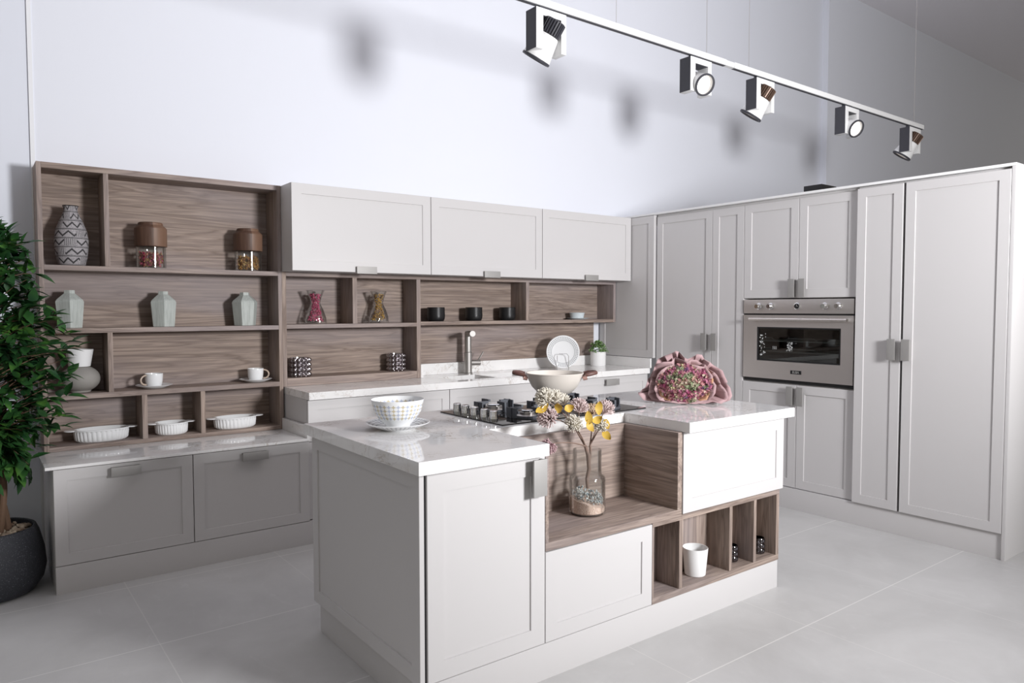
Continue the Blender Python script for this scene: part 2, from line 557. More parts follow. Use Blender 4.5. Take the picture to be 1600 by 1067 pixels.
# faucet
fx, fy = 3.0, 4.53
t = thing('faucet', 'tall brushed steel kitchen faucet behind the sink', 'faucet', (fx, fy, .892))
bm = new()
lathe(bm, [(0, 0), (.034, 0), (.034, .006), (.029, .010), (.029, .16), (.025, .165), (.025, .30), (.022, .318), (0, .322)], 24, (fx, fy, .8925))
make('column', bm, M['faucet_steel'], t)
bm = new(); tube(bm, [(fx, fy, 1.187), (fx - .03, fy - .06, 1.197), (fx - .085, fy - .19, 1.20)], [.021, .021, .021], 18)
make('spout', bm, M['faucet_steel'], t)
bm = new(); tube(bm, [(fx + .02, fy, .975), (fx + .10, fy - .01, .973)], [.021, .021], 16)
lv = make('valve', bm, M['faucet_steel'], t)
bm = new(); tube(bm, [(fx + .083, fy - .01, .99), (fx + .125, fy - .02, 1.055)], [.006, .004], 10)
make('lever', bm, M['chrome'], lv)

# ------------------------------------------------------------------ open shelves
def panel(t, name, x0, x1, y0, y1, z0, z1, m):
    return make(name, box(new(), x0, x1, y0, y1, z0, z1, .0008), M[m], t)


YS, YB, YW = 4.46, 4.66, 4.678
t = thing('open_shelf', 'tall dark walnut open shelf with vases and dishes on the left bench', 'shelf', (.94, 4.57, .6295))
zb = .630
panel(t, 'side_panel', .305, .327, YS, YW, zb, 2.14, 'woodz')
panel(t, 'side_panel', 1.548, 1.571, YS, YW, zb, 2.14, 'woodz')
panel(t, 'top_panel', .3275, 1.5475, YS, YB, 2.110, 2.14, 'woodx')
panel(t, 'bottom_panel', .3275, 1.5475, YS, YB, zb, .653, 'woodx')
panel(t, 'back_panel', .3275, 1.5475, YB + .0005, YW, zb, 2.14, 'woodx')
for z0, z1 in ((1.585, 1.611), (1.2525, 1.2785), (.900, .927)): panel(t, 'shelf_board', .3275, 1.5475, YS, YB, z0, z1, 'woodx')
for x0, x1, z0, z1 in ((.6075, .632, 1.6115, 2.1095), (.6095, .634, .9275, 1.252), (.771, .798, .6535, .8995), (1.081, 1.106, .6535, .8995)):
    panel(t, 'divider', x0, x1, YS + .001, YB, z0, z1, 'woodz')

t = thing('wall_shelf', 'long dark walnut open shelf under the wall cabinets, with black bowls', 'shelf', (3.0, 4.57, .893))
panel(t, 'side_panel', 1.572, 1.597, YS, YW, .893, 1.611, 'woodz')
panel(t, 'side_panel', 4.455, 4.482, YS, YW, 1.2635, 1.611, 'woodz')
panel(t, 'top_panel', 1.5975, 4.4545, YS, YB, 1.586, 1.611, 'woodx')
panel(t, 'shelf_board', 1.5975, 2.5235, YS, YB, 1.2565, 1.2825, 'woodx')
panel(t, 'shelf_board', 2.5555, 4.4545, YS, YB, 1.2635, 1.289, 'woodx')
panel(t, 'bottom_panel', 1.5975, 2.5235, YS, YB, .893, .944, 'woodx')
panel(t, 'divider', 2.524, 2.555, YS, YB, .893, 1.5855, 'woodz')
panel(t, 'divider', 2.043, 2.074, YS + .001, YB, 1.283, 1.5855, 'woodz')
panel(t, 'divider', 3.50, 3.531, YS + .001, YB, 1.2895, 1.5855, 'woodz')
panel(t, 'back_panel', 1.5975, 4.4545, YB + .0005, YW, 1.2635, 1.611, 'woodx')
panel(t, 'back_panel', 1.5975, 2.555, YB + .0005, YW, .893, 1.263, 'woodx')
t = solo('splashback', box(new(), 2.5565, 4.40, YB - .014, YW, .9755, 1.2625, .0008), M['woodx'], 'walnut wood splashback panel behind the faucet and plates', 'panel', (3.4, 4.66, .9755))

# ------------------------------------------------------------------ wall cabinets
for i, (x0, x1, h0, lab) in enumerate(((1.5725, 2.538, 1.984, 'white greige wall cabinet next to the tall walnut shelf, first of the row'), (2.5385, 3.517, 2.968, 'white greige wall cabinet in the middle of the row of three'), (3.5175, 4.482, 3.949, 'white greige wall cabinet beside the tall cabinets, last of the row'))):
    t = thing('wall_cabinet', lab, 'cabinet', ((x0 + x1) / 2, 4.48, 1.612), 'wall cabinets over the sink')
    make('body', box(new(), x0 + .0005, x1 - .0005, 4.301, 4.66, 1.6125, 2.139), M['greige'], t)
    d = make('door', shaker('-y', 4.28, x0 + .001, x1 - .0025, 1.613, 2.1385, .02, .062), M['greige'], t)
    make('handle', handle_plate('-y', 4.28, h0, h0 + .139, 1.604, 1.650, .012, .008, 'h'), M['plate'], d)['label'] = 'brushed metal handle'

# ------------------------------------------------------------------ tall cabinets on the right
XT, XF, XP = 4.505, 4.48, 4.495
t = solo('side_panel', shaker('-x', 4.4845, 4.03, 4.655, .975, 2.138, .03, .062), M['greige'], 'tall greige shaker side panel between the sink counter and tall cabinets', 'panel', (4.5, 4.3, .975))
t = thing('plinth', 'greige plinth under the tall cabinets', 'plinth', (4.52, 2.7, 0))
make('board', box(new(), 4.497, 4.515, 1.5085, 4.08, 0, .145, .001), M['greige'], t)
t = solo('cornice', box(new(), 4.48, 5.13, 1.488, 4.655, 2.1405, 2.156, .001), M['white_metal'], 'thin white cornice board along the top of the tall cabinets', 'trim', (4.8, 3.0, 2.14))
t = solo('end_panel', box(new(), 4.4825, 5.13, 1.489, 1.5075, 0, 2.14, .001), M['greige'], 'tall white end panel closing the tall cabinets at the right', 'panel', (4.8, 1.5, 0))


def tdoor(t, y0, y1, z0, z1, x=XT, hy=None, hz=None, stem='hi', fr=.058):
    d = make('door', shaker('-x', x, y0 + .0015, y1 - .0015, z0, z1, .022, fr), M['greige'], t)
    if hy: make('handle', handle_plate('-x', x, hy[0], hy[1], hz[0], hz[1], stem=stem), M['plate'], d)['label'] = 'brushed metal handle'
    return d


t = thing('tall_cabinet', 'tall greige two-door cabinet between the sink counter and oven column', 'cabinet', (4.8, 3.6, .146))
make('body', box(new(), XT + .0225, 5.12, 3.188, 4.029, .146, 2.14), M['greige'], t)
tdoor(t, 3.468, 4.016, .15, 2.122, hy=(3.50, 3.545), hz=(1.063, 1.193), stem='lo')
tdoor(t, 3.188, 3.467, .15, 2.122, hy=(3.405, 3.450), hz=(1.063, 1.193))

t = thing('oven_cabinet', 'tall greige cabinet that holds the built-in oven', 'cabinet', (4.8, 2.77, .146))
bm = new()
box(bm, XT + .0225, 5.12, 2.352, 3.1875, .146, .862); box(bm, XT + .0225, 5.12, 2.352, 3.1875, 1.450, 2.14)
box(bm, 5.08, 5.12, 2.352, 3.1875, .862, 1.450); box(bm, XT + .0225, 5.08, 2.352, 2.357, .862, 1.45); box(bm, XT + .0225, 5.08, 3.183, 3.1875, .862, 1.45)
make('body', bm, M['greige'], t, smooth=False)
tdoor(t, 2.757, 3.187, 1.453, 2.122, hy=(2.772, 2.817), hz=(1.455, 1.580), stem='lo')
tdoor(t, 2.352, 2.756, 1.453, 2.122, hy=(2.695, 2.740), hz=(1.455, 1.580))
tdoor(t, 2.757, 3.187, .15, .856, hy=(2.772, 2.817), hz=(.718, .846), stem='lo')
tdoor(t, 2.352, 2.756, .15, .856, hy=(2.695, 2.740), hz=(.718, .846))

t = thing('tall_cabinet', 'tall greige cabinet with one narrow and one wide door at the right end', 'cabinet', (4.8, 1.93, .146))
make('body', box(new(), XF + .034, 5.12, 1.509, 2.3505, .146, 2.139), M['greige'], t)
make('gap_shade_strip', box(new(), XF + .0235, XF + .0335, 1.511, 2.348, .15, 2.13), M['gap_shade'], t)  # dark sheet added behind the two doors, paints the shade in their gap
tdoor(t, 2.066, 2.347, .148, 2.126, XF, (2.085, 2.132), (1.068, 1.195), fr=.055)
tdoor(t, 1.5085, 2.054, .148, 2.126, XF, (2.000, 2.050), (1.068, 1.195), 'lo', .055)

# black box on the cabinets
solo('black_box', box(new(), 4.92, 5.12, 2.84, 2.98, 2.1565, 2.272, .004), M['black'], 'small black box lying on top of the tall cabinets above the oven', 'box', (5.0, 2.9, 2.1565))

# ------------------------------------------------------------------ oven
OX = 4.50
t = thing('oven', 'built-in stainless steel wide oven with five knobs and glass door', 'oven', (4.8, 2.77, .864))
bm = new()
y0, y1 = 2.362, 3.178
box(bm, OX + .03, 5.07, y0, y1, .864, .884)
for a in ((OX + .03, 5.07, y0, y0 + .02, .885, 1.335), (OX + .03, 5.07, y1 - .02, y1, .885, 1.335), (5.05, 5.07, y0 + .021, y1 - .021, .885, 1.335), (OX + .03, 5.05, y0 + .021, y1 - .021, .885, .93), (OX + .03, 5.05, y0 + .021, y1 - .021, 1.30, 1.335)): box(bm, *a)
make('cavity', bm, mat('oven_enamel', (.30, .30, .285), .3), t, smooth=False)
make('control_panel', box(new(), OX - .004, OX + .028, y0, y1, 1.345, 1.443, .002), M['steel'], t)
make('base_slot', box(new(), OX + .012, OX + .0295, y0, y1, .8645, .8865), M['black'], t)
make('vent_slot', box(new(), OX + .008, OX + .028, y0 + .002, y1 - .002, 1.3345, 1.3445), M['black'], t)
bm = new()
wy0, wy1, wz0, wz1 = 2.446, 3.065, 1.012, 1.25
box(bm, OX - .004, OX + .026, y0, wy0, .888, 1.334); box(bm, OX - .004, OX + .026, wy1, y1, .888, 1.334)
box(bm, OX - .004, OX + .026, wy0, wy1, .888, wz0); box(bm, OX - .004, OX + .026, wy0, wy1, wz1, 1.334)
d = make('door', bm, M['steel'], t, smooth=False)
bm = new()
q = .010
for a in ((wy0 + .0005, wy0 + q, wz0 + .0005, wz1 - .0005), (wy1 - q, wy1 - .0005, wz0 + .0005, wz1 - .0005), (wy0 + q, wy1 - q, wz0 + .0005, wz0 + q), (wy0 + q, wy1 - q, wz1 - q, wz1 - .0005)): box(bm, OX, OX + .02, *a)
make('window_seal', bm, M['black'], d, smooth=False)
make('window_pane', box(new(), OX + .004, OX + .010, wy0 + q, wy1 - q, wz0 + q, wz1 - q), M['oven_glass'], d, smooth=False)
rnd = random.Random(8)
bm = new()
def dash(y0_, z0_, dy, dz):
    box(bm, OX + .0032, OX + .0038, y0_, y0_ + dy, z0_, z0_ + dz)
for i in range(46):
    dash(3.052 - rnd.uniform(.006, .055), 1.045 + rnd.uniform(0, .155), rnd.choice((.0018, .006)), rnd.choice((.0018, .008)))
for i in range(70):
    dash(2.79 + rnd.uniform(0, .042), 1.085 + rnd.uniform(0, .062), rnd.choice((.002, .004)), rnd.choice((.002, .004)))
for i in range(5): dash(2.915 + .012 * (i % 3), 1.095 + .006 * (i % 2), .006 if i % 2 else .0015, .0015 if i % 2 else .022)
pm_ = make('printed_marks', bm, M['print'], d, smooth=False); pm_['kind'] = 'stuff'
bm = new(); tube(bm, [(OX - .045, 2.385, 1.305), (OX - .045, 3.105, 1.305)], .010, 16)
make('handle', bm, mat('satin_handle_bar', (.75, .70, .66), .2, 1.0), d)
for yy in (2.405, 3.085): make('handle_mount', box(new(), OX - .05, OX - .0045, yy - .010, yy + .010, 1.297, 1.313, .002), M['chrome'], d)
badge = make('badge', box(new(), OX - .0065, OX - .0042, 2.718, 2.798, .932, .957), M['black'], d)
fc = bpy.data.curves.new('badge_lettering', 'FONT'); fc.body = 'ELBA'; fc.size = .0225; fc.extrude = .0006; fc.align_x = 'CENTER'; fc.align_y = 'CENTER'
fo = bpy.data.objects.new('badge_text', fc); COL.objects.link(fo)
dg = bpy.context.evaluated_depsgraph_get()
tm = bpy.data.meshes.new_from_object(fo.evaluated_get(dg)); bpy.data.objects.remove(fo)
bm = new(); bm.from_mesh(tm)
make('badge_lettering', bm, M['letter'], badge, smooth=False, matrix=Matrix.Translation((OX - .0072, 2.758, .9445)) @ Matrix(((0, 0, -1, 0), (-1, 0, 0, 0), (0, 1, 0, 0), (0, 0, 0, 1))))
for ky in (3.05, 2.955, 2.555, 2.462):
    bm = new()
    lathe(bm, [(0, 0), (.024, 0), (.024, .006), (.019, .008), (.018, .032), (.015, .036), (0, .036)], 24)
    make('knob', bm, M['chrome'], t, matrix=Matrix.Translation((OX - .0045, ky, 1.3955)) @ Matrix.Rotation(R(-90), 4, 'Y'))
bm = new(); lathe(bm, [(0, 0), (.024, 0), (.024, .006), (.019, .0075), (0, .0075)], 28)
ck = make('clock', bm, M['chrome'], t, matrix=Matrix.Translation((OX - .0045, 2.755, 1.3955)) @ Matrix.Rotation(R(-90), 4, 'Y'))
bm = new(); lathe(bm, [(0, .0076), (.018, .0076), (.018, .0086), (0, .0086)], 24)
make('clock_face', bm, M['black'], ck, matrix=Matrix.Translation((OX - .0045, 2.755, 1.3955)) @ Matrix.Rotation(R(-90), 4, 'Y'))
bm = new(); box(bm, OX - .0145, OX - .0135, 2.7545, 2.7565, 1.3955, 1.408); box(bm, OX - .0145, OX - .0135, 2.745, 2.755, 1.394, 1.396)
make('clock_hand', bm, M['letter'], ck)
for rz in (1.075, 1.15):
    bm = new()
    yy0, yy1 = y0 + .024, y1 - .024
    for xx in [OX + .06 + .03 * k for k in range(0, 14, 3)]: tube(bm, [(xx, yy0, rz), (xx, yy1, rz)], .003, 6)
    z2 = rz + .022
    tube(bm, [(OX + .05, yy1, rz), (OX + .05, yy1, z2), (OX + .05, 2.98, z2), (OX + .05, 2.95, rz), (OX + .05, 2.88, rz), (OX + .05, 2.85, z2), (OX + .05, 2.66, z2), (OX + .05, 2.63, rz), (OX + .05, 2.57, rz), (OX + .05, 2.54, z2), (OX + .05, yy0, z2)], .0028, 6)
    tube(bm, [(OX + .055, yy0, rz), (OX + .055, yy1, rz)], .003, 6)
    make('rack', bm, M['rack_wire'], t)

# ------------------------------------------------------------------ island
YF = 2.03
t = thing('plinth', 'greige plinth board around the foot of the island', 'plinth', (2.2, 2.5, 0))
make('front_board', box(new(), 1.176, 3.175, YF + .001, YF + .02, 0, .1365, .001), M['greige'], t)
make('side_board', box(new(), 1.176, 1.194, YF + .0205, 2.925, 0, .1365, .001), M['greige'], t)
make('end_board', box(new(), 3.157, 3.175, YF + .0205, 2.925, 0, .1365, .001), M['greige'], t)
make('back_board', box(new(), 1.1945, 3.1565, 2.90, 2.925, 0, .1365), M['greige'], t)

t = thing('island_cabinet', 'tall greige island cabinet at the left end, below the bowl', 'cabinet', (1.42, 2.48, .137))
make('body', box(new(), 1.1705, 1.681, YF + .022, 2.93, .1375, .848), M['greige'], t)
make('end_panel', shaker('-x', 1.1515, YF - .001, 2.935, .1375, .848, .018, .055), M['greige'], t)
d = make('door', shaker('-y', YF, 1.182, 1.681, .139, .840, .02, .065), M['greige'], t)
make('handle', handle_plate('-y', YF, 1.603, 1.664, .703, .838, .026, .008, 'side'), M['plate'], d)['label'] = 'brushed metal handle'
make('gap_shade_strip', box(new(), 1.1697, 1.1817, YF + .010, YF + .0215, .139, .845), M['gap_shade'], t)  # dark strip added between end panel and door, painted gap shade

t = thing('drawer_cabinet', 'low greige island drawer cabinet below the vase niche', 'cabinet', (1.97, 2.4, .137))
make('body', box(new(), 1.684, 2.4175, YF + .135, 2.93, .1375, .482), M['greige'], t)
make('body_front', box(new(), 1.684, 2.2615, YF + .022, YF + .134, .1375, .482), M['greige'], t)
make('drawer', shaker('-y', YF, 1.6845, 2.2625, .139, .479, .02, .06), M['greige'], t)

t = thing('display_niche', 'dark walnut niche in the island front, holding the glass vase', 'shelf', (2.06, 2.2, .483))
panel(t, 'shelf_board', 1.684, 2.4485, YF, 2.372, .4835, .5135, 'woodx')
panel(t, 'side_panel', 1.684, 1.699, YF, 2.372, .514, .848, 'woody')
panel(t, 'side_panel', 2.4205, 2.4485, YF, 2.372, .514, .848, 'woody')
panel(t, 'back_panel', 1.6995, 2.42, 2.347, 2.372, .514, .848, 'woodx')

t = thing('cubby_box', 'dark walnut four-compartment cubby at the foot of the island', 'shelf', (2.72, 2.1, .137))
panel(t, 'bottom_panel', 2.264, 3.182, YF, 2.16, .1375, .165, 'woodx')
panel(t, 'top_panel', 2.449, 3.182, YF, 2.16, .466, .4875, 'woodx')
panel(t, 'top_panel', 2.264, 2.4485, YF, 2.16, .466, .483, 'woodx')
panel(t, 'side_panel', 3.158, 3.182, YF, 2.16, .1655, .4655, 'woodz')
panel(t, 'side_panel', 2.264, 2.274, YF, 2.16, .1655, .4655, 'woodz')
for x0, x1 in ((2.4355, 2.457), (2.7875, 2.809), (2.975, 2.9965)): panel(t, 'divider', x0, x1, YF + .001, 2.16, .1655, .4655, 'woodz')
panel(t, 'back_panel', 2.264, 3.182, 2.1605, 2.164, .1375, .4655, 'woodz')

t = thing('island_cabinet', 'white greige flap-door island cabinet at the right end, below the bouquet', 'cabinet', (2.83, 2.48, .49))
make('body', box(new(), 2.4495, 3.19, YF + .022, 2.93, .4885, .848), M['greige'], t)
make('body', box(new(), 2.419, 3.19, 2.165, 2.93, .1375, .483), M['greige'], t)
make('door', shaker('-y', YF, 2.4575, 3.213, .4895, .845, .02, .06), M['greige'], t)
make('end_panel', box(new(), 3.191, 3.211, YF + .021, 2.93, .1375, .848), M['greige'], t)

t = thing('countertop', 'thick white marble U-shaped countertop on the island', 'countertop', (2.19, 2.48, .849))
bm = new()
pts = [(1.131, 1.992), (1.670, 1.992), (1.670, 2.376), (2.450, 2.376), (2.450, 1.992), (3.242, 1.992), (3.242, 2.975), (1.131, 2.975)]
lo = [bm.verts.new((x, y, .849)) for x, y in pts]; hi = [bm.verts.new((x, y, .893)) for x, y in pts]
bm.faces.new(lo[::-1]); tf = bm.faces.new(hi)
for i in range(8): bm.faces.new((lo[i], lo[(i + 1) % 8], hi[(i + 1) % 8], hi[i]))
bmesh.ops.bevel(bm, geom=list(tf.edges), offset=.0015, segments=2, affect='EDGES')
make('slab', bm, M['marble'], t, smooth=False)

# hob
t = thing('gas_hob', 'black glass five-burner gas hob set in the island top', 'hob', (2.2, 2.65, .8935))
make('glass_plate', box(new(), 1.765, 2.632, 2.408, 2.902, .8935, .899, .001), M['hobglass'], t)
for ky in (2.86, 2.79, 2.715, 2.635, 2.565):
    bm = new(); lathe(bm, [(0, 0), (.021, 0), (.020, .012), (.0195, .012), (.0185, .034), (.016, .037), (0, .037)], 24, (1.832, ky, .8992))
    make('knob', bm, M['chrome'], t)
for bx_, by_, br in ((1.99, 2.785, .04), (1.995, 2.535, .034), (2.205, 2.655, .055), (2.415, 2.785, .04), (2.45, 2.53, .034)):
    bm = new()
    lathe(bm, [(0, 0), (br + .016, 0), (br + .016, .006), (br, .010), (br, .020), (br * .8, .0215), (0, .0215)], 28, (bx_, by_, .8992), rad=lambda r, z, a: r * (1 + (.03 if z > .008 else 0) * math.cos(16 * a)))
    bn = make('burner', bm, M['steel'], t)
    bm = new(); lathe(bm, [(0, .0217), (br * .8, .0217), (br * .82, .028), (br * .7, .031), (0, .0315)], 28, (bx_, by_, .8992))
    make('burner_cap', bm, M['chrome'], bn)
    bm = new(); w = .088
    g = .006
    for sx, sy in ((1, 0), (-1, 0), (0, 1), (0, -1)):
        a0, a1 = .035, w
        # bent blade: rises from outer foot to a flat inner finger
        prof = [(w + .006, .0), (w + .006, .046), (a0, .046), (a0, .036), (w - .012, .030), (w - .012, 0)]
        def pt(r, z, o):
            return (bx_ + sx * r + (0 if sx else o), by_ + sy * r + (0 if sy else o), .8995 + z)
        A = [bm.verts.new(pt(r, z, -g)) for r, z in prof]; B = [bm.verts.new(pt(r, z, g)) for r, z in prof]
        bm.faces.new(A); bm.faces.new(B[::-1])
        for i in range(6): bm.faces.new((A[i], A[(i + 1) % 6], B[(i + 1) % 6], B[i]))
    for sx in (-1, 1):
        box(bm, bx_ + sx * w - .003, bx_ + sx * w + .003, by_ - .035, by_ + .035, .906, .944)
    lathe(bm, [(w - .006, .0), (w + .004, .0), (w + .004, .010), (w - .006, .010), (w - .006, .0)], 32, (bx_, by_, .9000))
    make('pan_support', bm, M['castiron'], t, smooth=False)

# wok
wx, wy, wz = 2.360, 2.775, .9468
t = thing('wok', 'cream two-handled wok with brown grips on the hob', 'pan', (wx, wy, wz))
prof = [(0, 0), (.055, 0), (.085, .012), (.115, .042), (.135, .08), (.144, .107), (.147, .108), (.147, .112), (.141, .112), (.131, .08), (.111, .045), (.08, .016), (.05, .005), (0, .005)]
bm = new(); lathe(bm, prof, 48, (wx, wy, wz)); make('bowl', bm, M['cream'], t)
for s in (-1, 1):
    dr = Vector((.80, -.60, 0)) * s
    pr_ = Vector((-dr.y, dr.x, 0))
    c0 = Vector((wx, wy, wz + .103))
    bm = new()
    tube(bm, [c0 + dr * .150 + pr_ * .05, c0 + dr * .175 + pr_ * .048 + Vector((0, 0, .006)), c0 + dr * .205 + pr_ * .025 + Vector((0, 0, .010)), c0 + dr * .205 - pr_ * .025 + Vector((0, 0, .010)), c0 + dr * .175 - pr_ * .048 + Vector((0, 0, .006)), c0 + dr * .150 - pr_ * .05], [.009, .011, .010, .010, .011, .009], 10)
    h = make('grip', bm, M['handle_wood'], t)
    for q in (-1, 1):
        bm = new(); tube(bm, [c0 + dr * .138 + pr_ * .05 * q + Vector((0, 0, -.018)), c0 + dr * .158 + pr_ * .05 * q + Vector((0, 0, -.012))], [.009, .011], 10)
        make('grip_mount', bm, M['rose_mount'], h)

# bowl and saucer on island
bx_, by_ = 1.383, 2.605
t = thing('saucer', 'white patterned saucer on the island top under the large bowl', 'saucer', (bx_, by_, .8935))
prof = [(0, .001), (.065, 0), (.07, .004), (.10, .014), (.128, .027), (.130, .029), (.127, .030), (.098, .0185), (.07, .009), (0, .008)]
bm = new(); lathe(bm, prof, 56, (bx_, by_, .8935)); make('dish', bm, dotted('dotted_saucer_glaze', 40, .08, .122, 3, True), t)
t = thing('bowl', 'large white dotted porcelain bowl on its saucer on the island', 'bowl', (bx_, by_, .903))
prof = [(0, 0), (.048, 0), (.05, .005), (.052, .012), (.076, .035), (.095, .065), (.104, .10), (.107, .113), (.105, .1135), (.101, .10), (.091, .066), (.072, .038), (.045, .016), (0, .013)]
bm = new(); lathe(bm, prof, 56, (bx_, by_, .903)); make('shell', bm, dotted('dotted_bowl_glaze', 34, .036, .099, 4), t)

# ------------------------------------------------------------------ decor on shelves
SY_ = 4.56


def jar(x, z, label, cols, n):
    t = thing('storage_jar', label, 'jar', (x, SY_, z), 'wood-lidded glass jars')
    bm = new(); lathe(bm, [(0, .0), (.076, .0), (.079, .004), (.079, .118), (.074, .122), (.0715, .122), (.0765, .117), (.0765, .006), (0, .006)], 40, (x, SY_, z))
    make('glass_body', bm, M['glass'], t)
    bm = new(); lathe(bm, [(0, .124), (.084, .124), (.085, .127), (.085, .225), (.081, .231), (.066, .244), (.064, .257), (.060, .260), (0, .260)], 40, (x, SY_, z))
    make('lid', bm, M['lid'], t, ang=20)
    petals('potpourri', 'dried petals filling ' + label, (x, SY_, z + .008), lambda: rcyl(.063, .008, .084), cols, n, .011)


def rcyl(r, z0, z1):
    a = random.uniform(0, 6.283); q = r * math.sqrt(random.uniform(.25, 1)); return Vector((q * math.cos(a), q * math.sin(a), random.uniform(z0, z1)))


_pm = {}


def petal_mat(cols):
    k = tuple(cols)
    if k in _pm: return _pm[k]
    m = mat('dried_petal_mix', cols[0], .6)
    nt, b = nodes(m)
    n_ = noise(nt, objco(nt), 75, 1, .5)
    st = [(.30 + .40 * i / max(1, len(cols) - 1), c) for i, c in enumerate(cols)]
    nt.links.new(ramp(nt, n_.outputs[0], st), b.inputs['Base Color'])
    _pm[k] = m
    return m


def petals(name, label, c, fn, cols, n, s, thing_=True, parent=None):
    bm = new(); c = Vector(c)
    for i in range(n):
        p = fn(); e = Euler([random.uniform(0, 6.28) for _ in range(3)]).to_matrix()
        k = s * random.uniform(.7, 1.2)
        vs = [bm.verts.new(c + p + e @ Vector(v) * k) for v in ((-1, 0, 0), (-.2, .55, .2), (1, .1, 0), (-.1, -.55, .2), (0, 0, -.25))]
        for f in ((0, 1, 4), (1, 2, 4), (2, 3, 4), (3, 0, 4)): bm.faces.new([vs[q] for q in f])
    o = make(name, bm, petal_mat(cols), parent=parent, base=None if parent else c)
    if not parent: tag(o, label, 'dried flowers', None, 'stuff')
    return o


PINK = ((.25, .02, .06), (.50, .05, .14), (.12, .02, .03), (.60, .35, .12), (.42, .10, .16))
GOLD = ((.20, .06, .03), (.62, .38, .08), (.25, .05, .06), (.66, .46, .14), (.16, .09, .06))
jar(.853, 1.6115, 'glass jar of pink petals with wooden lid', PINK, 340)
jar(1.398, 1.6115, 'glass jar of golden petals with wooden lid', GOLD, 340)

t = thing('patterned_vase', 'tall grey vase painted with black zigzags in the top left shelf bay', 'vase', (.463, SY_, 1.6115))
prof = [(0, 0), (.060, 0), (.064, .004), (.074, .05), (.080, .10), (.081, .14), (.074, .19), (.056, .24), (.040, .275), (.033, .295), (.033, .312), (.037, .320), (.033, .321), (.028, .315), (.028, .29), (0, .285)]
bm = new(); lathe(bm, prof, 40, (.463, SY_, 1.6115)); make('body', bm, M['tribal'], t)
bm = new(); lathe(bm, [(.0365, .3205), (.0385, .322), (.0365, .3245), (.0325, .3245), (.0315, .322), (.0325, .3215)], 40, (.463, SY_, 1.6115)); make('rim', bm, M['black'], t)


def hexvase(x, rot, label):
    t = thing('hexagonal_vase', label, 'vase', (x, SY_, 1.279), 'pale green ribbed vases')
    prof = [(0, 0), (.062, 0), (.064, .003), (.074, .118), (.076, .140), (.070, .152), (.037, .180), (.029, .186), (.028, .203), (.022, .203), (.022, .186), (0, .18)]
    bm = new(); lathe(bm, prof, 6, (x, SY_, 1.279), rot0=rot); make('body', bm, M['celadon'], t, ang=8)


hexvase(.447, R(25), 'pale green ribbed hexagonal vase nearest the leafy tree')
hexvase(.911, R(22), 'pale green ribbed hexagonal vase in the middle of the second shelf')
hexvase(1.373, R(58), 'pale green ribbed hexagonal vase at the right end of the second shelf')

t = thing('round_vase', 'round grey clay vase with a white flared neck, beside the tree', 'vase', (.485, SY_, .9275))
prof = [(0, 0), (.045, 0), (.05, .002)] + [(.098 * math.cos(R(a)), .074 + .074 * math.sin(R(a))) for a in range(-58, 66, 8)] + [(.045, .140), (0, .139)]
bm = new(); lathe(bm, prof, 44, (.485, SY_, .9275)); make('belly', bm, M['grey_clay'], t)
bm = new(); lathe(bm, [(.046, .1405), (.052, .142), (.068, .233), (.0665, .2345), (.063, .2335), (.049, .146), (0, .144)], 40, (.485, SY_, .9275)); make('neck', bm, M['matte_white'], t)['label'] = 'white flared neck'


def cup(x, z, side, lab):
    a = R(200) if side < 0 else R(-25)
    t = thing('saucer', 'white saucer under ' + lab, 'saucer', (x, SY_ - .005, z), 'white saucers')
    bm = new(); lathe(bm, [(0, 0), (.055, 0), (.06, .003), (.095, .016), (.098, .019), (.095, .020), (.06, .009), (0, .007)], 44, (x, SY_ - .005, z)); make('dish', bm, M['porcelain'], t)
    t = thing('teacup', lab, 'cup', (x, SY_ - .005, z + .0075), 'white teacups')
    bm = new(); lathe(bm, [(0, 0), (.034, 0), (.040, .008), (.045, .03), (.048, .074), (.0475, .076), (.0455, .075), (.042, .03), (.037, .01), (0, .006)], 40, (x, SY_ - .005, z + .0075)); make('body', bm, M['porcelain'], t)
    dv = Vector((math.cos(a), math.sin(a), 0)); c0 = Vector((x, SY_ - .005, z + .0075))
    bm = new(); tube(bm, [c0 + dv * (.0465 + .032 * math.sin(R(q))) + Vector((0, 0, .040 + .027 * math.cos(R(q)))) for q in range(0, 181, 15)], .0048, 10)
    make('handle', bm, M['tan_rim'], t)['label'] = 'tan loop handle'


cup(.852, .9275, -1, 'white teacup with its handle turned left, on the third shelf')
cup(1.430, .9275, 1, 'white teacup with its handle turned right, on the third shelf')


def dish(x, rx, label):
    z = .6535
    t = thing('baking_dish', label, 'dish', (x, SY_, z), 'white fluted baking dishes')
    ry = .082 / rx
    fl = lambda r, zz, a: r * (1 + (.045 * abs(math.sin(17 * a)) if .006 < zz < .056 and r > rx * .85 else 0))
    prof = [(0, 0), (rx * .82, 0), (rx * .86, .004), (rx * .885, .012), (rx * .90, .03), (rx * .915, .05), (rx * .945, .060), (rx, .062), (rx * 1.0, .068), (rx * .93, .0685), (rx * .845, .055), (rx * .80, .012), (0, .008)]
    bm = new(); lathe(bm, prof, 272, (x, SY_, z), rad=fl, sy=ry); make('body', bm, M['porcelain'], t, ang=60)
    for s in (-1, 1):
        bm = new(); lathe(bm, [(0, .062), (.030, .062), (.033, .065), (.030, .0685), (0, .0685)], 24, (x + s * (rx + .006), SY_, z), sy=1.0)
        make('handle', bm, M['porcelain'], t)


dish(.582, .142, 'long white fluted baking dish in the bottom bay nearest the tree')
dish(.940, .094, 'small white fluted baking dish in the middle bottom bay')
dish(1.302, .132, 'long white fluted baking dish in the bottom bay at the right')


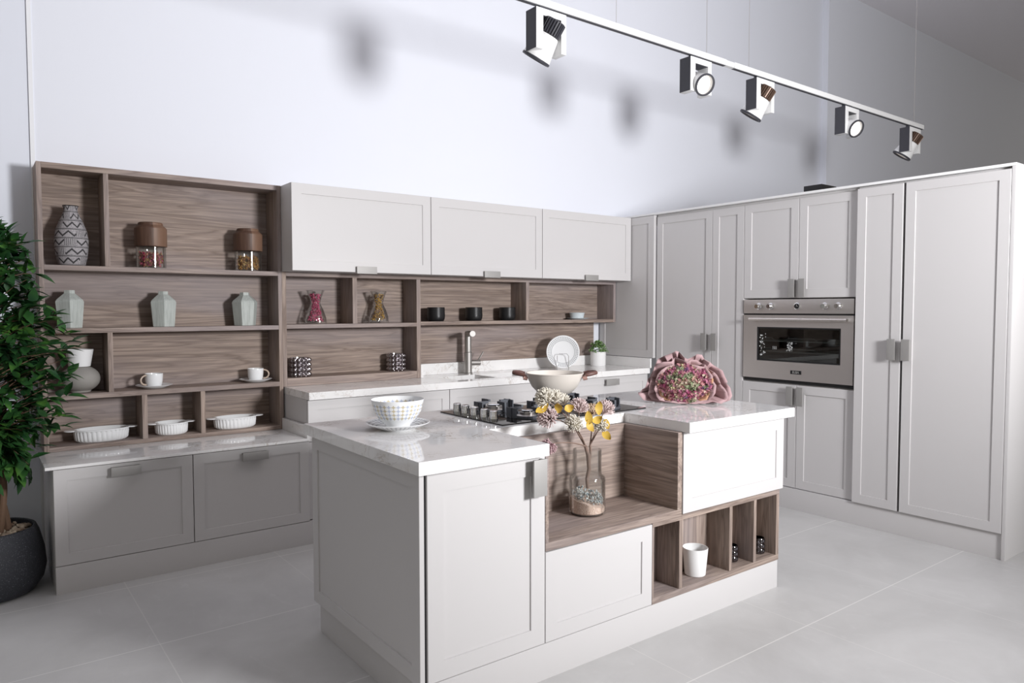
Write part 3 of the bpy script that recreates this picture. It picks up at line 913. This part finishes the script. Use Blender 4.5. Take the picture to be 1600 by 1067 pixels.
def hourglass(x, cols, label, dense):
    z = 1.283
    t = thing('glass_vase', label, 'vase', (x, SY_, z), 'hourglass glass vases')
    wav = lambda r, zz, a: r * (1 + .05 * math.cos(6 * a + zz * 30))
    prof = [(0, 0), (.066, 0), (.071, .006), (.066, .04), (.052, .085), (.034, .125), (.031, .14), (.040, .170), (.058, .215), (.061, .219), (.057, .217), (.037, .170), (.028, .14), (.031, .124), (.049, .085), (.062, .04), (.066, .010), (0, .006)]
    bm = new(); lathe(bm, prof, 48, (x, SY_, z), rad=wav, sy=.85); make('body', bm, M['glass'], t, ang=60)
    def fn():
        zz = random.uniform(.020, .195)
        r = .057 - .36 * (zz - .01) if zz < .11 else (.022 if zz < .15 else .022 + (zz - .15) * .36)
        q = rcyl(max(.010, r), zz, zz); q.y *= .8; return q
    petals('potpourri', 'dried petals inside the ' + label, (x, SY_, z), fn, cols, dense, .010)


hourglass(1.827, ((.55, .04, .16), (.70, .14, .26), (.35, .02, .08), (.62, .20, .28)), 'hourglass glass vase of bright pink petals', 420)
hourglass(2.281, ((.45, .25, .05), (.60, .38, .08), (.28, .12, .06), (.45, .40, .34)), 'hourglass glass vase of golden brown petals', 380)


def beaded(x, y, z, r, h, rows, n, label, m, group):
    t = thing('beaded_pot', label, 'candle holder', (x, y, z), group)
    def rad(rr, zz, a):
        if rr < r * .93 or zz < .004 or zz > h - .002: return rr
        return rr + r * .17 * (abs(math.sin(n * a / 2)) * abs(math.sin(math.pi * rows * zz / h))) ** .8 - r * .06
    K = rows * 10
    prof = [(0, 0), (r * .9, 0)] + [(r, h * k / K) for k in range(1, K)] + [(r * .97, h), (r * .86, h), (r * .84, h * .9), (r * .84, .008), (0, .008)]
    bm = new(); lathe(bm, prof, n * 10, (x, y, z), rad=rad); make('body', bm, m, t, ang=70)


M['gun'] = mat('dark_chrome', (.34, .31, .325), .16, 1.0)
beaded(1.712, 4.55, .9445, .068, .122, 4, 14, 'chrome beaded pot at the left of the low shelf bay', M['gun'], 'chrome beaded pots')
beaded(2.415, 4.565, .9445, .064, .122, 4, 14, 'chrome beaded pot at the right of the low shelf bay', M['gun'], 'chrome beaded pots')
M['smoke'] = mat('smoky_chrome', (.16, .15, .16), .06, 1.0)
beaded(3.118, 2.10, .1655, .028, .078, 3, 8, 'dark beaded tealight glass in the rightmost cubby compartment', M['smoke'], 'dark beaded tealights')
beaded(2.915, 2.11, .1655, .028, .078, 3, 8, 'dark beaded tealight glass half hidden in the third cubby compartment', M['smoke'], 'dark beaded tealights')

bl = None
for x, lab in ((2.735, 'black stoneware bowl nearest the shelf divider on the left'), (3.067, 'black stoneware bowl in the middle of the three'), (3.383, 'black stoneware bowl beside the right shelf divider')):
    if bl is None:
        bl = thing('black_bowl', lab, 'bowl', (x, 4.55, 1.2895), 'black stoneware bowls')
        bm = new(); lathe(bm, [(0, 0), (.052, 0), (.057, .004), (.064, .02), (.066, .045), (.0645, .06), (.064, .100), (.062, .102), (.059, .100), (.060, .03), (.05, .010), (0, .008)], 44, (x, 4.55, 1.2895)); make('body', bm, M['black_cer'], bl)
    else: copy_tree(bl, (x, 4.55, 1.2895), lab)

t = thing('saucer', 'pale blue saucer under the small bowl at the right shelf end', 'saucer', (4.135, 4.56, 1.2895))
bm = new(); lathe(bm, [(0, 0), (.06, 0), (.065, .003), (.092, .009), (.095, .012), (.092, .013), (.06, .008), (0, .006)], 40, (4.135, 4.56, 1.2895)); make('dish', bm, M['blueware'], t)
t = thing('small_bowl', 'small pale blue bowl on its saucer at the right shelf end', 'bowl', (4.125, 4.56, 1.296))
bm = new(); lathe(bm, [(0, 0), (.045, 0), (.055, .006), (.064, .046), (.067, .050), (.064, .051), (.053, .012), (0, .008)], 40, (4.125, 4.56, 1.296)); make('body', bm, M['blueware'], t)

# plates in a wire rack
px, py = 3.83, 4.40
t = thing('plate_rack', 'chrome wire plate rack on the sink countertop', 'rack', (px, py, .8925))
vd = Vector((-.66, -.75, 0)); sd = Vector((.75, -.66, 0))
c0 = Vector((px, py, .8965))
bm = new()
for k in (-.075, .035):
    b0 = c0 + vd * (k + .03)
    top = .125 if k > 0 else .09
    tube(bm, [b0 - sd * .045, b0 - sd * .045 + Vector((0, 0, top * .85)), b0 - sd * .03 + Vector((0, 0, top)), b0 + sd * .03 + Vector((0, 0, top)), b0 + sd * .045 + Vector((0, 0, top * .85)), b0 + sd * .045], .0026, 8)
for s in (-1, 1):
    tube(bm, [c0 + sd * .045 * s - vd * .075, c0 + sd * .045 * s + vd * .095], .0026, 8)
make('wire_frame', bm, M['chrome'], t)
pm = dotted('dotted_plate_glaze', 52, .088, .124, 3, True)
for k, (off, r, lab) in enumerate(((.006, 1.0, 'white dotted dinner plate standing at the front of the rack'), (-.040, 1.0, 'white dinner plate standing behind the dotted plate in the rack'))):
    bm = new(); lathe(bm, [(0, 0), (.07, 0), (.08, .004), (.128, .016), (.133, .018), (.13, .0195), (.08, .008), (.078, .0075), (0, .006)], 64)
    z_ax = (vd * .97 + Vector((0, 0, .24))).normalized(); x_ax = sd; y_ax = z_ax.cross(x_ax)
    mtx = Matrix((x_ax, y_ax, z_ax)).transposed().to_4x4()
    o = make('dinner_plate', bm, pm, smooth=True)
    o.matrix_world = Matrix.Translation(c0 + vd * off + Vector((0, 0, .1345))) @ mtx
    tag(o, lab, 'plate', 'plates in the wire rack')

# herb pot
hx_, hy_ = 4.315, 4.50
t = thing('potted_herb', 'small bushy green plant in a white pot at the counter corner', 'plant', (hx_, hy_, .8925))
bm = new(); lathe(bm, [(0, 0), (.062, 0), (.064, .003), (.066, .120), (.063, .121), (.06, .112), (0, .11)], 40, (hx_, hy_, .8925)); make('pot', bm, M['matte_white'], t)
bm = new()
for i in range(420):
    a = random.uniform(0, 6.283); f = random.uniform(0, 1) ** .6; ph = random.uniform(0, R(95))
    p = Vector((hx_, hy_, .8925 + .125)) + Vector((math.sin(ph) * math.cos(a) * .078, math.sin(ph) * math.sin(a) * .078, math.cos(ph) * .085)) * random.uniform(.6, 1.05)
    e = Euler([random.uniform(-.8, .8), random.uniform(-.8, .8), random.uniform(0, 6.28)]).to_matrix()
    s = random.uniform(.010, .017)
    vs = [bm.verts.new(p + e @ Vector(v) * s) for v in ((-1, 0, 0), (0, .5, .2), (1.2, 0, 0), (0, -.5, .2))]
    bm.faces.new(vs)
make('foliage', bm, M['herb'], t, smooth=False)

# white pot in cubby
t = thing('planter_pot', 'plain white tapered pot in the island cubby', 'pot', (2.632, 2.102, .1655))
bm = new(); lathe(bm, [(0, 0), (.044, 0), (.047, .003), (.0575, .124), (.0565, .126), (.0545, .125), (.045, .008), (0, .006)], 48, (2.632, 2.102, .1655)); make('body', bm, M['matte_white'], t)

# ------------------------------------------------------------------ glass vase with flowers
vx, vy, vz = 2.083, 2.235, .514
t = thing('glass_vase', 'clear glass vase with sand and shells in the island niche', 'vase', (vx, vy, vz))
prof = [(0, 0), (.070, 0), (.077, .006), (.078, .145), (.074, .158), (.062, .166), (.0605, .172), (.0605, .272), (.0585, .2735), (.058, .272), (.058, .168), (.071, .155), (.0745, .145), (.0745, .010), (.068, .006), (0, .006)]
bm = new(); lathe(bm, prof, 48, (vx, vy, vz)); make('body', bm, M['glass'], t)
bm = new()
tilt = lambda r, z, a: r
lathe(bm, [(0, .0075), (.068, .0075), (.0738, .012), (.0738, .050), (.06, .052), (.03, .052), (0, .052)], 44, (vx, vy, vz))
for v in bm.verts:
    if v.co.z > vz + .04: v.co.z -= ((v.co.x - vx) * .8 - (v.co.y - vy) * .6) * .30
solo('sand', bm, M['sand'], 'pinkish sand in the bottom of the flower vase', 'sand', (vx, vy, vz + .0075), None, 'stuff')
bm = new()
for i in range(330):
    p = rcyl(.066, 0, 0); q = p.x * .8 - p.y * .6; rr = p.length / .072
    p.z = .054 - q * .30 + random.uniform(.004, .010 + .052 * (1 - rr * rr) + max(0, q) * .25)
    bmesh.ops.create_icosphere(bm, subdivisions=1, radius=random.uniform(.0035, .0065), matrix=Matrix.Translation(Vector((vx, vy, vz)) + p) @ Euler((random.uniform(0, 3), random.uniform(0, 3), 0)).to_matrix().to_4x4() @ Matrix.Diagonal((1.1, .8, .45, 1)))
solo('gravel', bm, petal_mat(((.08, .11, .13), (.30, .36, .38), (.62, .62, .60), (.16, .20, .22), (.66, .55, .46), (.50, .55, .55))), 'blue-grey gravel and shells on the sand inside the vase', 'gravel', (vx, vy, vz + .06), None, 'stuff')

# flower branch: pixel-matched heads around the stem
t = thing('flower_branch', 'dried pincushion flower branch with yellow leaves standing in the vase', 'flowers', (vx + .0, vy, vz + .075))
base = Vector((vx + .003, vy, vz + .105))
k1 = Vector((2.094, 2.235, .70)); k2 = Vector((2.072, 2.235, .80)); k3 = Vector((2.02, 2.23, .87)); k4 = Vector((2.103, 2.24, .80))
bm = new(); tube(bm, [base, (2.082, 2.235, .66), k1, (2.088, 2.235, .76), k2], [.0075, .008, .009, .0095, .007], 10); make('stem', bm, M['branch'], t)
heads = [((1.828, 2.20, 1.018), .042, 'w', (-.6, 0, .6)), ((1.905, 2.24, 1.008), .036, 'w', (0, .3, 1)), ((1.838, 2.19, .945), .044, 'p', (-.8, -.2, .35)), ((1.948, 2.18, .905), .040, 'w', (-.1, -.5, .6)), ((2.000, 2.20, .965), .040, 'p', (.1, -.2, 1)),
         ((2.165, 2.22, .940), .042, 'p', (.5, 0, .8)), ((2.115, 2.24, .935), .034, 't', (-.3, 0, 1)), ((2.115, 2.19, .880), .034, 'w', (-.3, -.3, .8)), ((1.838, 2.19, .842), .034, 'r', (-.7, -.2, -.5)), ((1.985, 2.28, .985), .034, 'w', (0, .4, .9))]
hm = {'w': mat('cream_pincushion', (.72, .68, .60), .7), 'p': mat('pale_pink_pincushion', (.68, .56, .55), .7), 't': mat('tan_pincushion', (.62, .48, .36), .7), 'r': mat('dusty_pink_pincushion', (.52, .36, .38), .7)}
forks = [k3, k3, k3, k2, k3, k4, k4, k4, k2, k3]


def arc(a, b, bow):
    a, b = Vector(a), Vector(b); m = (a + b) / 2 + Vector(bow); return [a * (1 - s) ** 2 + m * 2 * s * (1 - s) + b * s * s for s in [i / 6 for i in range(7)]]


bm = new(); tube(bm, arc(k2, k3, (0, 0, 0)), [.005] * 7, 8); tube(bm, arc(k1 + Vector((0, 0, .03)), k4, (.01, 0, 0)), [.005] * 7, 8)
for (p, r, kind, d), f in zip(heads, forks): tube(bm, arc(f, p, (.01, 0, .02)), [.0034, .003, .003, .0026, .0024, .0022, .002], 7)
make('twig', bm, M['branch'], t)
for p, r, kind, d in heads:
    bm = new(); d = Vector(d).normalized(); p = Vector(p)
    for i in range(210):
        v = Vector((random.gauss(0, 1), random.gauss(0, 1), random.gauss(0, 1))).normalized()
        if v.dot(d) < -.25: v = (v - 2 * v.dot(d) * d)
        tip = p + v * r * random.uniform(.85, 1.1) + d * r * .25
        mid = p + v * r * .5 + d * r * .05
        tube(bm, [p - d * r * .3, mid, tip], [.0010, .0016, .0021], 4)
    make('flower_head', bm, hm[kind], t)
for p, d, L in (((1.80, 2.19, .985), (-.8, -.1, -.35), .07), ((1.885, 2.19, .985), (-.3, -.2, .7), .045), ((2.02, 2.16, .935), (-.2, -.3, -.6), .055), ((2.085, 2.17, .965), (0, -.1, 1), .055), ((2.07, 2.17, .915), (.6, -.2, .3), .045), ((2.125, 2.17, .855), (.4, -.3, -.5), .045), ((2.02, 2.16, .905), (.2, -.3, -.8), .05), ((2.125, 2.17, .90), (.1, -.3, -.9), .04), ((1.93, 2.19, .975), (.7, -.2, .2), .04)):
    bm = new(); d = Vector(d).normalized(); sdv = d.cross(Vector((.66, .73, -.15)) + Vector((random.uniform(-.5, .5), random.uniform(-.5, .5), random.uniform(-.5, .5)))).normalized(); nn = d.cross(sdv)
    p = Vector(p); A = []
    for i in range(9):
        L2 = L * 1.05; s = i / 8; w = .0165 * math.sin(math.pi * min(1, s * .92 + .05)) ** .8
        q = p + d * L2 * (s - .4) + nn * .012 * (s - .5) ** 2 * 4
        A.append((bm.verts.new(q - sdv * w + nn * .004), bm.verts.new(q), bm.verts.new(q + sdv * w + nn * .004)))
    for a, b2 in zip(A, A[1:]):
        bm.faces.new((a[0], a[1], b2[1], b2[0])); bm.faces.new((a[1], a[2], b2[2], b2[1]))
    make('leaf', bm, M['yellow'], t)

# ------------------------------------------------------------------ bouquet
bc = Vector((2.925, 2.415, .8945))
ax = Vector((.76, .65, 0)).normalized()      # away from the viewer
rx_ = Vector((ax.y, -ax.x, 0)); uz = Vector((0, 0, 1))
t = thing('bouquet', 'bouquet of pink and green dried flowers wrapped in dusty pink paper on the island', 'bouquet', tuple(bc))


def paper(name, m, depth, lay, cz, prof, seed, jag=.05, r_in=.35):
    """crumpled cone of paper; prof: list of (angle deg, x radius, z) corner points of the rim, flat folds between them"""
    rnd = random.Random(seed)
    pts = []
    for (a0, x0, z0), (a1, x1, z1) in zip(prof, prof[1:] + prof[:1]):
        for q in (0, .5):
            pts.append((x0 + (x1 - x0) * q + (rnd.uniform(-jag, jag) * .25 if q else 0), z0 + (z1 - z0) * q + (rnd.uniform(-jag, jag) * .25 if q else 0), rnd.uniform(-.018, .018) if q else rnd.uniform(-.03, .02)))
    bm = new(); rings = []
    for k, f in enumerate((r_in * .25, r_in, .72, .92, 1.0)):
        t_ = (0, .35, .78, .95, 1.0)[k]
        ring = []
        for i, (x, z, dy) in enumerate(pts):
            xx = x * f; zz = (cz + (z - cz) * f) * (.35 + .65 * t_) + (1 - t_) * .02
            yy = depth * (1 - t_) + lay + dy * t_ + (rnd.uniform(-.006, .006) if 0 < k < 4 else 0)
            ring.append(bm.verts.new(bc + rx_ * xx + ax * yy + uz * max(zz, .004)))
        rings.append(ring)
    n = len(pts)
    for A, B in zip(rings, rings[1:]):
        for i in range(n): bm.faces.new((A[i], A[(i + 1) % n], B[(i + 1) % n], B[i]))
    o = make(name, bm, m, t, ang=18)
    md = o.modifiers.new('thickness', 'SOLIDIFY'); md.thickness = .0012
    return o


paper('outer_wrap', M['paper'], .26, .0, .11, [(0, .235, .045), (0, .205, .11), (0, .20, .14), (0, .165, .185), (0, .125, .215), (0, .085, .25), (0, .05, .245), (0, .0, .235), (0, -.045, .27), (0, -.10, .245), (0, -.135, .225), (0, -.16, .15), (0, -.19, .10), (0, -.215, .065), (0, -.235, .05), (0, -.205, .01), (0, -.12, .004), (0, .05, .004), (0, .19, .006)], 5)
paper('middle_wrap', M['paper'], .24, -.012, .105, [(0, .215, .035), (0, .195, .085), (0, .17, .13), (0, .145, .165), (0, .10, .205), (0, .06, .225), (0, .01, .215), (0, -.05, .235), (0, -.105, .215), (0, -.15, .185), (0, -.17, .115), (0, -.18, .06), (0, -.165, .012), (0, -.06, .004), (0, .10, .004), (0, .18, .008)], 12)
paper('front_wrap', M['paper'], .20, -.042, .095, [(0, .150, .065), (0, .155, .10), (0, .135, .15), (0, .10, .19), (0, .03, .205), (0, -.06, .20), (0, -.115, .175), (0, -.145, .12), (0, -.152, .075), (0, -.14, .035), (0, -.10, .010), (0, -.03, .004), (0, .06, .004), (0, .12, .022)], 3, .02)
paper('inner_wrap', M['paper_in'], .18, -.02, .10, [(0, .142, .07), (0, .140, .13), (0, .105, .185), (0, .05, .20), (0, -.05, .195), (0, -.11, .165), (0, -.135, .10), (0, -.12, .04), (0, -.05, .012), (0, .05, .010), (0, .11, .028)], 9)['label'] = 'orange-brown inner paper'


def blossom(n, s, flat=.4):
    bm = new()
    for i in range(n):
        v = Vector((random.gauss(0, 1), random.gauss(0, 1), random.gauss(0, 1))).normalized()
        p = v * s * random.uniform(.35, 1)
        q = v.to_track_quat('Z', 'Y').to_matrix() @ Euler((random.uniform(-.6, .6), random.uniform(-.6, .6), random.uniform(0, 6))).to_matrix()
        k = s * random.uniform(.35, .6)
        for j in range(4):
            e = Matrix.Rotation(j * math.pi / 2, 3, 'Z')
            vs = [bm.verts.new(p + q @ (e @ Vector(w)) * k) for w in ((0, 0, 0), (.7, .35, .25), (1.05, 0, .4), (.7, -.35, .25))]
            bm.faces.new(vs)
    return bm


kinds = []
for nm, colr, n, s in (('pink_blossom', (.50, .18, .28), 14, .0135), ('magenta_blossom', (.38, .07, .16), 14, .012), ('purple_blossom', (.13, .05, .13), 14, .013), ('cream_blossom', (.64, .54, .42), 14, .013), ('green_sprig', (.27, .31, .18), 20, .016), ('rose_blossom', (.52, .24, .25), 14, .013), ('pale_blossom', (.62, .56, .33), 12, .015)):
    o = make(nm, blossom(n, s), mat(nm + '_petal', colr, .7), t, base=(0, 0, 0), smooth=False); kinds.append(o)
rnd = random.Random(4)
used = [False] * len(kinds)
placed = []
tries = 0
while len(placed) < 190 and tries < 9000:
    tries += 1
    a = rnd.uniform(0, 6.283); q = math.sqrt(rnd.uniform(0, 1))
    u_, v_ = q * math.cos(a), q * math.sin(a)
    if any((u_ - p) ** 2 + (v_ - w) ** 2 < .0105 for p, w in placed): continue
    placed.append((u_, v_))
    if q < .55: w = (1.5, 0, .3, 7, 8, 4, 2)
    else: w = (8, 2, 2.5, 4, 2, 6, 1.2)
    if v_ < -.3 and q > .4: w = (5, 5, 1.5, 3, 1, 4, 2)
    k = rnd.choices(range(7), w)[0]
    loc = rx_ * (u_ * .130) + uz * (.108 + v_ * .092) - ax * (.050 * (1 - q * q) + .030)
    if not used[k]: o = kinds[k]; used[k] = True
    else: o = kinds[k].copy(); COL.objects.link(o)
    o.parent = t; o.location = loc
    o.rotation_euler = (rnd.uniform(0, 6), rnd.uniform(0, 6), rnd.uniform(0, 6))
for k, o in enumerate(kinds):
    if not used[k]: bpy.data.objects.remove(o)
# dark filler of stems behind the blossoms
bm = new()
for i in range(60):
    a = rnd.uniform(0, 6.283); q = math.sqrt(rnd.uniform(0, 1))
    tip = bc + rx_ * (q * math.cos(a) * .115) + uz * (.105 + q * math.sin(a) * .08) - ax * .02
    tube(bm, [tip, bc + ax * .24 + uz * .03 + rx_ * rnd.uniform(-.012, .012)], .002, 5)
make('stems', bm, mat('dry_stem', (.10, .09, .04), .8), t)

# ------------------------------------------------------------------ potted tree
tx, ty = .055, 4.28
t = thing('potted_tree', 'tall leafy ficus tree in a round charcoal pot at the left edge', 'plant', (tx, ty, 0))
prof = [(0, 0), (.16, 0), (.185, .008), (.222, .06), (.235, .12), (.228, .20), (.207, .29), (.195, .318), (.188, .322), (.182, .318), (.185, .28), (0, .27)]
bm = new(); lathe(bm, prof, 56, (tx, ty, 0)); make('pot', bm, M['planter'], t)
bm = new(); lathe(bm, [(0, .274), (.18, .272), (.18, .288), (0, .292)], 30, (tx, ty, 0)); make('soil', bm, M['soil'], t)
bm = new(); rnd = random.Random(2)
for i in range(110):
    a = rnd.uniform(0, 6.283); q = .165 * math.sqrt(rnd.uniform(0, 1)); L = rnd.uniform(.010, .022)
    bmesh.ops.create_icosphere(bm, subdivisions=1, radius=L, matrix=Matrix.Translation((tx + q * math.cos(a), ty + q * math.sin(a), .300 + rnd.uniform(0, .012))) @ Euler((rnd.uniform(-.4, .4), rnd.uniform(-.4, .4), rnd.uniform(0, 6))).to_matrix().to_4x4() @ Matrix.Diagonal((1.3, .7, .6, 1)))
solo('bark_chips', bm, M['chips'], 'pale bark chips covering the soil in the tree pot', 'bark chips', (tx, ty, .295), None, 'stuff')
for k in range(3):
    bm = new(); pts = []
    for i in range(16):
        s = i / 15; a = k * 2.094 + s * 4.5
        pts.append((tx + .055 - .03 * s + .024 * math.cos(a), ty - .02 + .024 * math.sin(a), .29 + s * .62))
    tube(bm, pts, [.017 - .005 * i / 15 for i in range(16)], 10); make('trunk', bm, M['trunk'], t)
bm = new(); lb = new(); rnd = random.Random(11)


def leaf(p, d, L):
    d = d.normalized(); s = d.cross(Vector((rnd.uniform(-.4, .4), rnd.uniform(-.4, .4), 1))).normalized(); n = s.cross(d)
    fold = rnd.uniform(.1, .4); w = L * rnd.uniform(.20, .27)
    prof = ((0, .05), (.22, .75), (.45, 1.0), (.7, .68), (.88, .25), (1, 0))
    prev = None
    for q, ww in prof:
        c = p + d * L * q - n * L * .22 * q * q
        tri = (lb.verts.new(c - s * w * ww + n * w * ww * fold), lb.verts.new(c), lb.verts.new(c + s * w * ww + n * w * ww * fold))
        if prev:
            lb.faces.new((prev[0], prev[1], tri[1], tri[0])); lb.faces.new((prev[1], prev[2], tri[2], tri[1]))
        prev = tri


cz0 = 1.16


def clear(p):
    if p.z < .32: return False
    if p.x > .262: return p.y < (4.02 if p.z < .66 else 4.445)
    return p.y < 4.655


for i in range(250):
    a = rnd.uniform(0, 6.283); hh = rnd.uniform(-.60, .64)
    prof = .36 * math.sqrt(max(.06, 1 - (hh / .72) ** 2)) * (1.0 if hh < .2 else 1 - (hh - .2) * .9)
    r_ = prof * rnd.uniform(.55, 1.1)
    st = Vector((tx + rnd.uniform(-.03, .03), ty - .02 + rnd.uniform(-.03, .03), cz0 + hh - .22 * rnd.uniform(.4, 1)))
    st.z = max(st.z, .76)
    en = Vector((tx + r_ * math.cos(a), ty - .03 + r_ * math.sin(a) * .72, cz0 + hh))
    if en.x > .20: en.y = min(en.y, 4.38)
    mid = (st + en) / 2 + Vector((0, 0, .06))
    if not clear(en): continue
    pts = [st * (1 - s) ** 2 + mid * 2 * s * (1 - s) + en * s * s for s in (0, .25, .5, .75, 1)]
    tube(bm, pts, [.0040, .003, .0022, .0016, .001], 5)
    for j in range(12):
        s = rnd.uniform(.3, 1.0) if j else 1.0
        p = st * (1 - s) ** 2 + mid * 2 * s * (1 - s) + en * s * s
        d = (en - st).normalized() * .7 + Vector((rnd.gauss(0, .6), rnd.gauss(0, .6), rnd.gauss(-.1, .45)))
        L = rnd.uniform(.06, .10)
        if not (clear(p) and clear(p + d.normalized() * L) and clear(p + d.normalized() * L + Vector((.02, .02, 0)))): continue
        leaf(p, d, L)
make('branches', bm, M['trunk'], t)
make('foliage', lb, M['leaf'], t, ang=60)

# ------------------------------------------------------------------ track lights
TY, TZ = 2.96, 2.942
t = thing('light_track', 'white suspended ceiling light track carrying five spotlights', 'light track', (3.8, TY, TZ))
for x0, x1 in ((.71, 3.948), (4.032, 6.729)):
    rl = make('rail', box(new(), x0, x1, TY - .018, TY + .018, TZ, TZ + .036, .003), M['white_metal'], t)
    make('conductor_slot', box(new(), x0 + .002, x1 - .002, TY - .010, TY + .010, TZ - .002, TZ - .0003), M['dark_metal'], rl)
bm = new(); box(bm, 3.9485, 4.0315, TY - .016, TY + .016, TZ + .001, TZ + .034, .006)
make('connector', bm, M['white_metal'], t)
for x in (2.968, 3.766, 4.207, 6.576):
    bm = new(); tube(bm, [(x, TY, TZ + .0365), (x, TY, 5.095)], .0015, 6); make('suspension_wire', bm, M['steel'], t)


def spot(x, mode, label):
    """mode 'away': lamp aims at the back wall; 'front': lamp aims into the room"""
    t = thing('track_spotlight', label, 'spotlight', (x, TY, TZ - .0025), 'track spotlights', local=True)
    make('adapter', box(new(), -.055, .035, -.015, .015, -.022, 0, .002), M['dark_metal'], t)
    w, h, dp, b = .101, .206, .042, .034
    z1 = -.0225
    bm = new()
    box(bm, -w, w, -dp, dp, z1 - b, z1, .002); box(bm, -w, -w + b + .012, -dp, dp, z1 - h, z1 - b - .0003, .002); box(bm, w - b, w, -dp, dp, z1 - h, z1 - b - .0003, .002)
    fr = make('yoke', bm, M['white_metal'], t)
    make('yoke_side', box(new(), -w - .002, -w - .0003, -dp + .001, dp - .001, z1 - h + .001, z1 - .001), M['dark_metal'], fr)
    make('yoke_liner', box(new(), -w + b + .013, w - b - .001, -dp + .004, dp - .004, z1 - b - .003, z1 - b - .0006), M['dark_metal'], fr)
    d = Vector((-.24, .50, -.84)) if mode == 'away' else Vector((-.22, -.85, -.46))
    d.normalize()
    c = Vector((.004, 0, z1 - .125))
    q = d.to_track_quat('Z', 'X').to_matrix().to_4x4()
    mt = Matrix.Translation(c) @ q @ Matrix.Scale(1.36 if mode == 'away' else 1.16, 4)
    bm = new(); lathe(bm, [(0, -.012), (.040, -.012), (.044, -.008), (.056, .072), (.057, .080), (.052, .080), (.050, .07), (.03, .02), (0, .015)], 36)
    hd = make('lamp_head', bm, M['white_metal'], t, matrix=mt)
    bm = new(); lathe(bm, [(.0572, .0802), (.0590, .084), (.0572, .090), (.0490, .090), (.0475, .084), (.049, .0802)], 36)
    make('rim', bm, M['dark_metal'], hd, matrix=mt)
    bm = new(); lathe(bm, [(0, .055), (.046, .064), (.046, .066), (0, .058)], 32)
    make('lens', bm, M['lens'], hd, matrix=mt)
    bm = new()
    lathe(bm, [(0, -.070), (.036, -.070), (.040, -.066), (.040, -.016), (.036, -.0125), (0, -.0125)], 96, rad=lambda r, z, a: r * (1 + (.09 if r > .038 else 0) * (1 if math.cos(24 * a) > 0 else -1)))
    make('heat_sink', bm, M['dark_metal'] if x < 4.1 or mode == 'front' else mat('bronze_heat_sink', (.12, .075, .055), .4, .4), t, matrix=mt, ang=20)
    L = bpy.data.lights.new('spot_bulb', 'SPOT'); L.energy = 14; L.color = (1, .90, .78); L.spot_size = R(50); L.spot_blend = .8; L.shadow_soft_size = .03
    lo_ = bpy.data.objects.new('spot_bulb', L); COL.objects.link(lo_); lo_.parent = t
    lo_.matrix_local = Matrix.Translation(c + d * .10) @ d.to_track_quat('-Z', 'Y').to_matrix().to_4x4()


spot(2.457, 'away', 'track spotlight nearest the camera, big black heat sink facing out')
spot(3.664, 'front', 'track spotlight with lit lens facing out, left of the track joint')
spot(4.34, 'away', 'track spotlight just right of the track joint, head turned to the wall')
spot(5.47, 'front', 'track spotlight with lit lens facing out, second from the far track end')
spot(6.512, 'away', 'track spotlight at the far right end of the track, brown heat sink')

for o in bpy.data.objects:
    if '_b' in o: del o['_b']
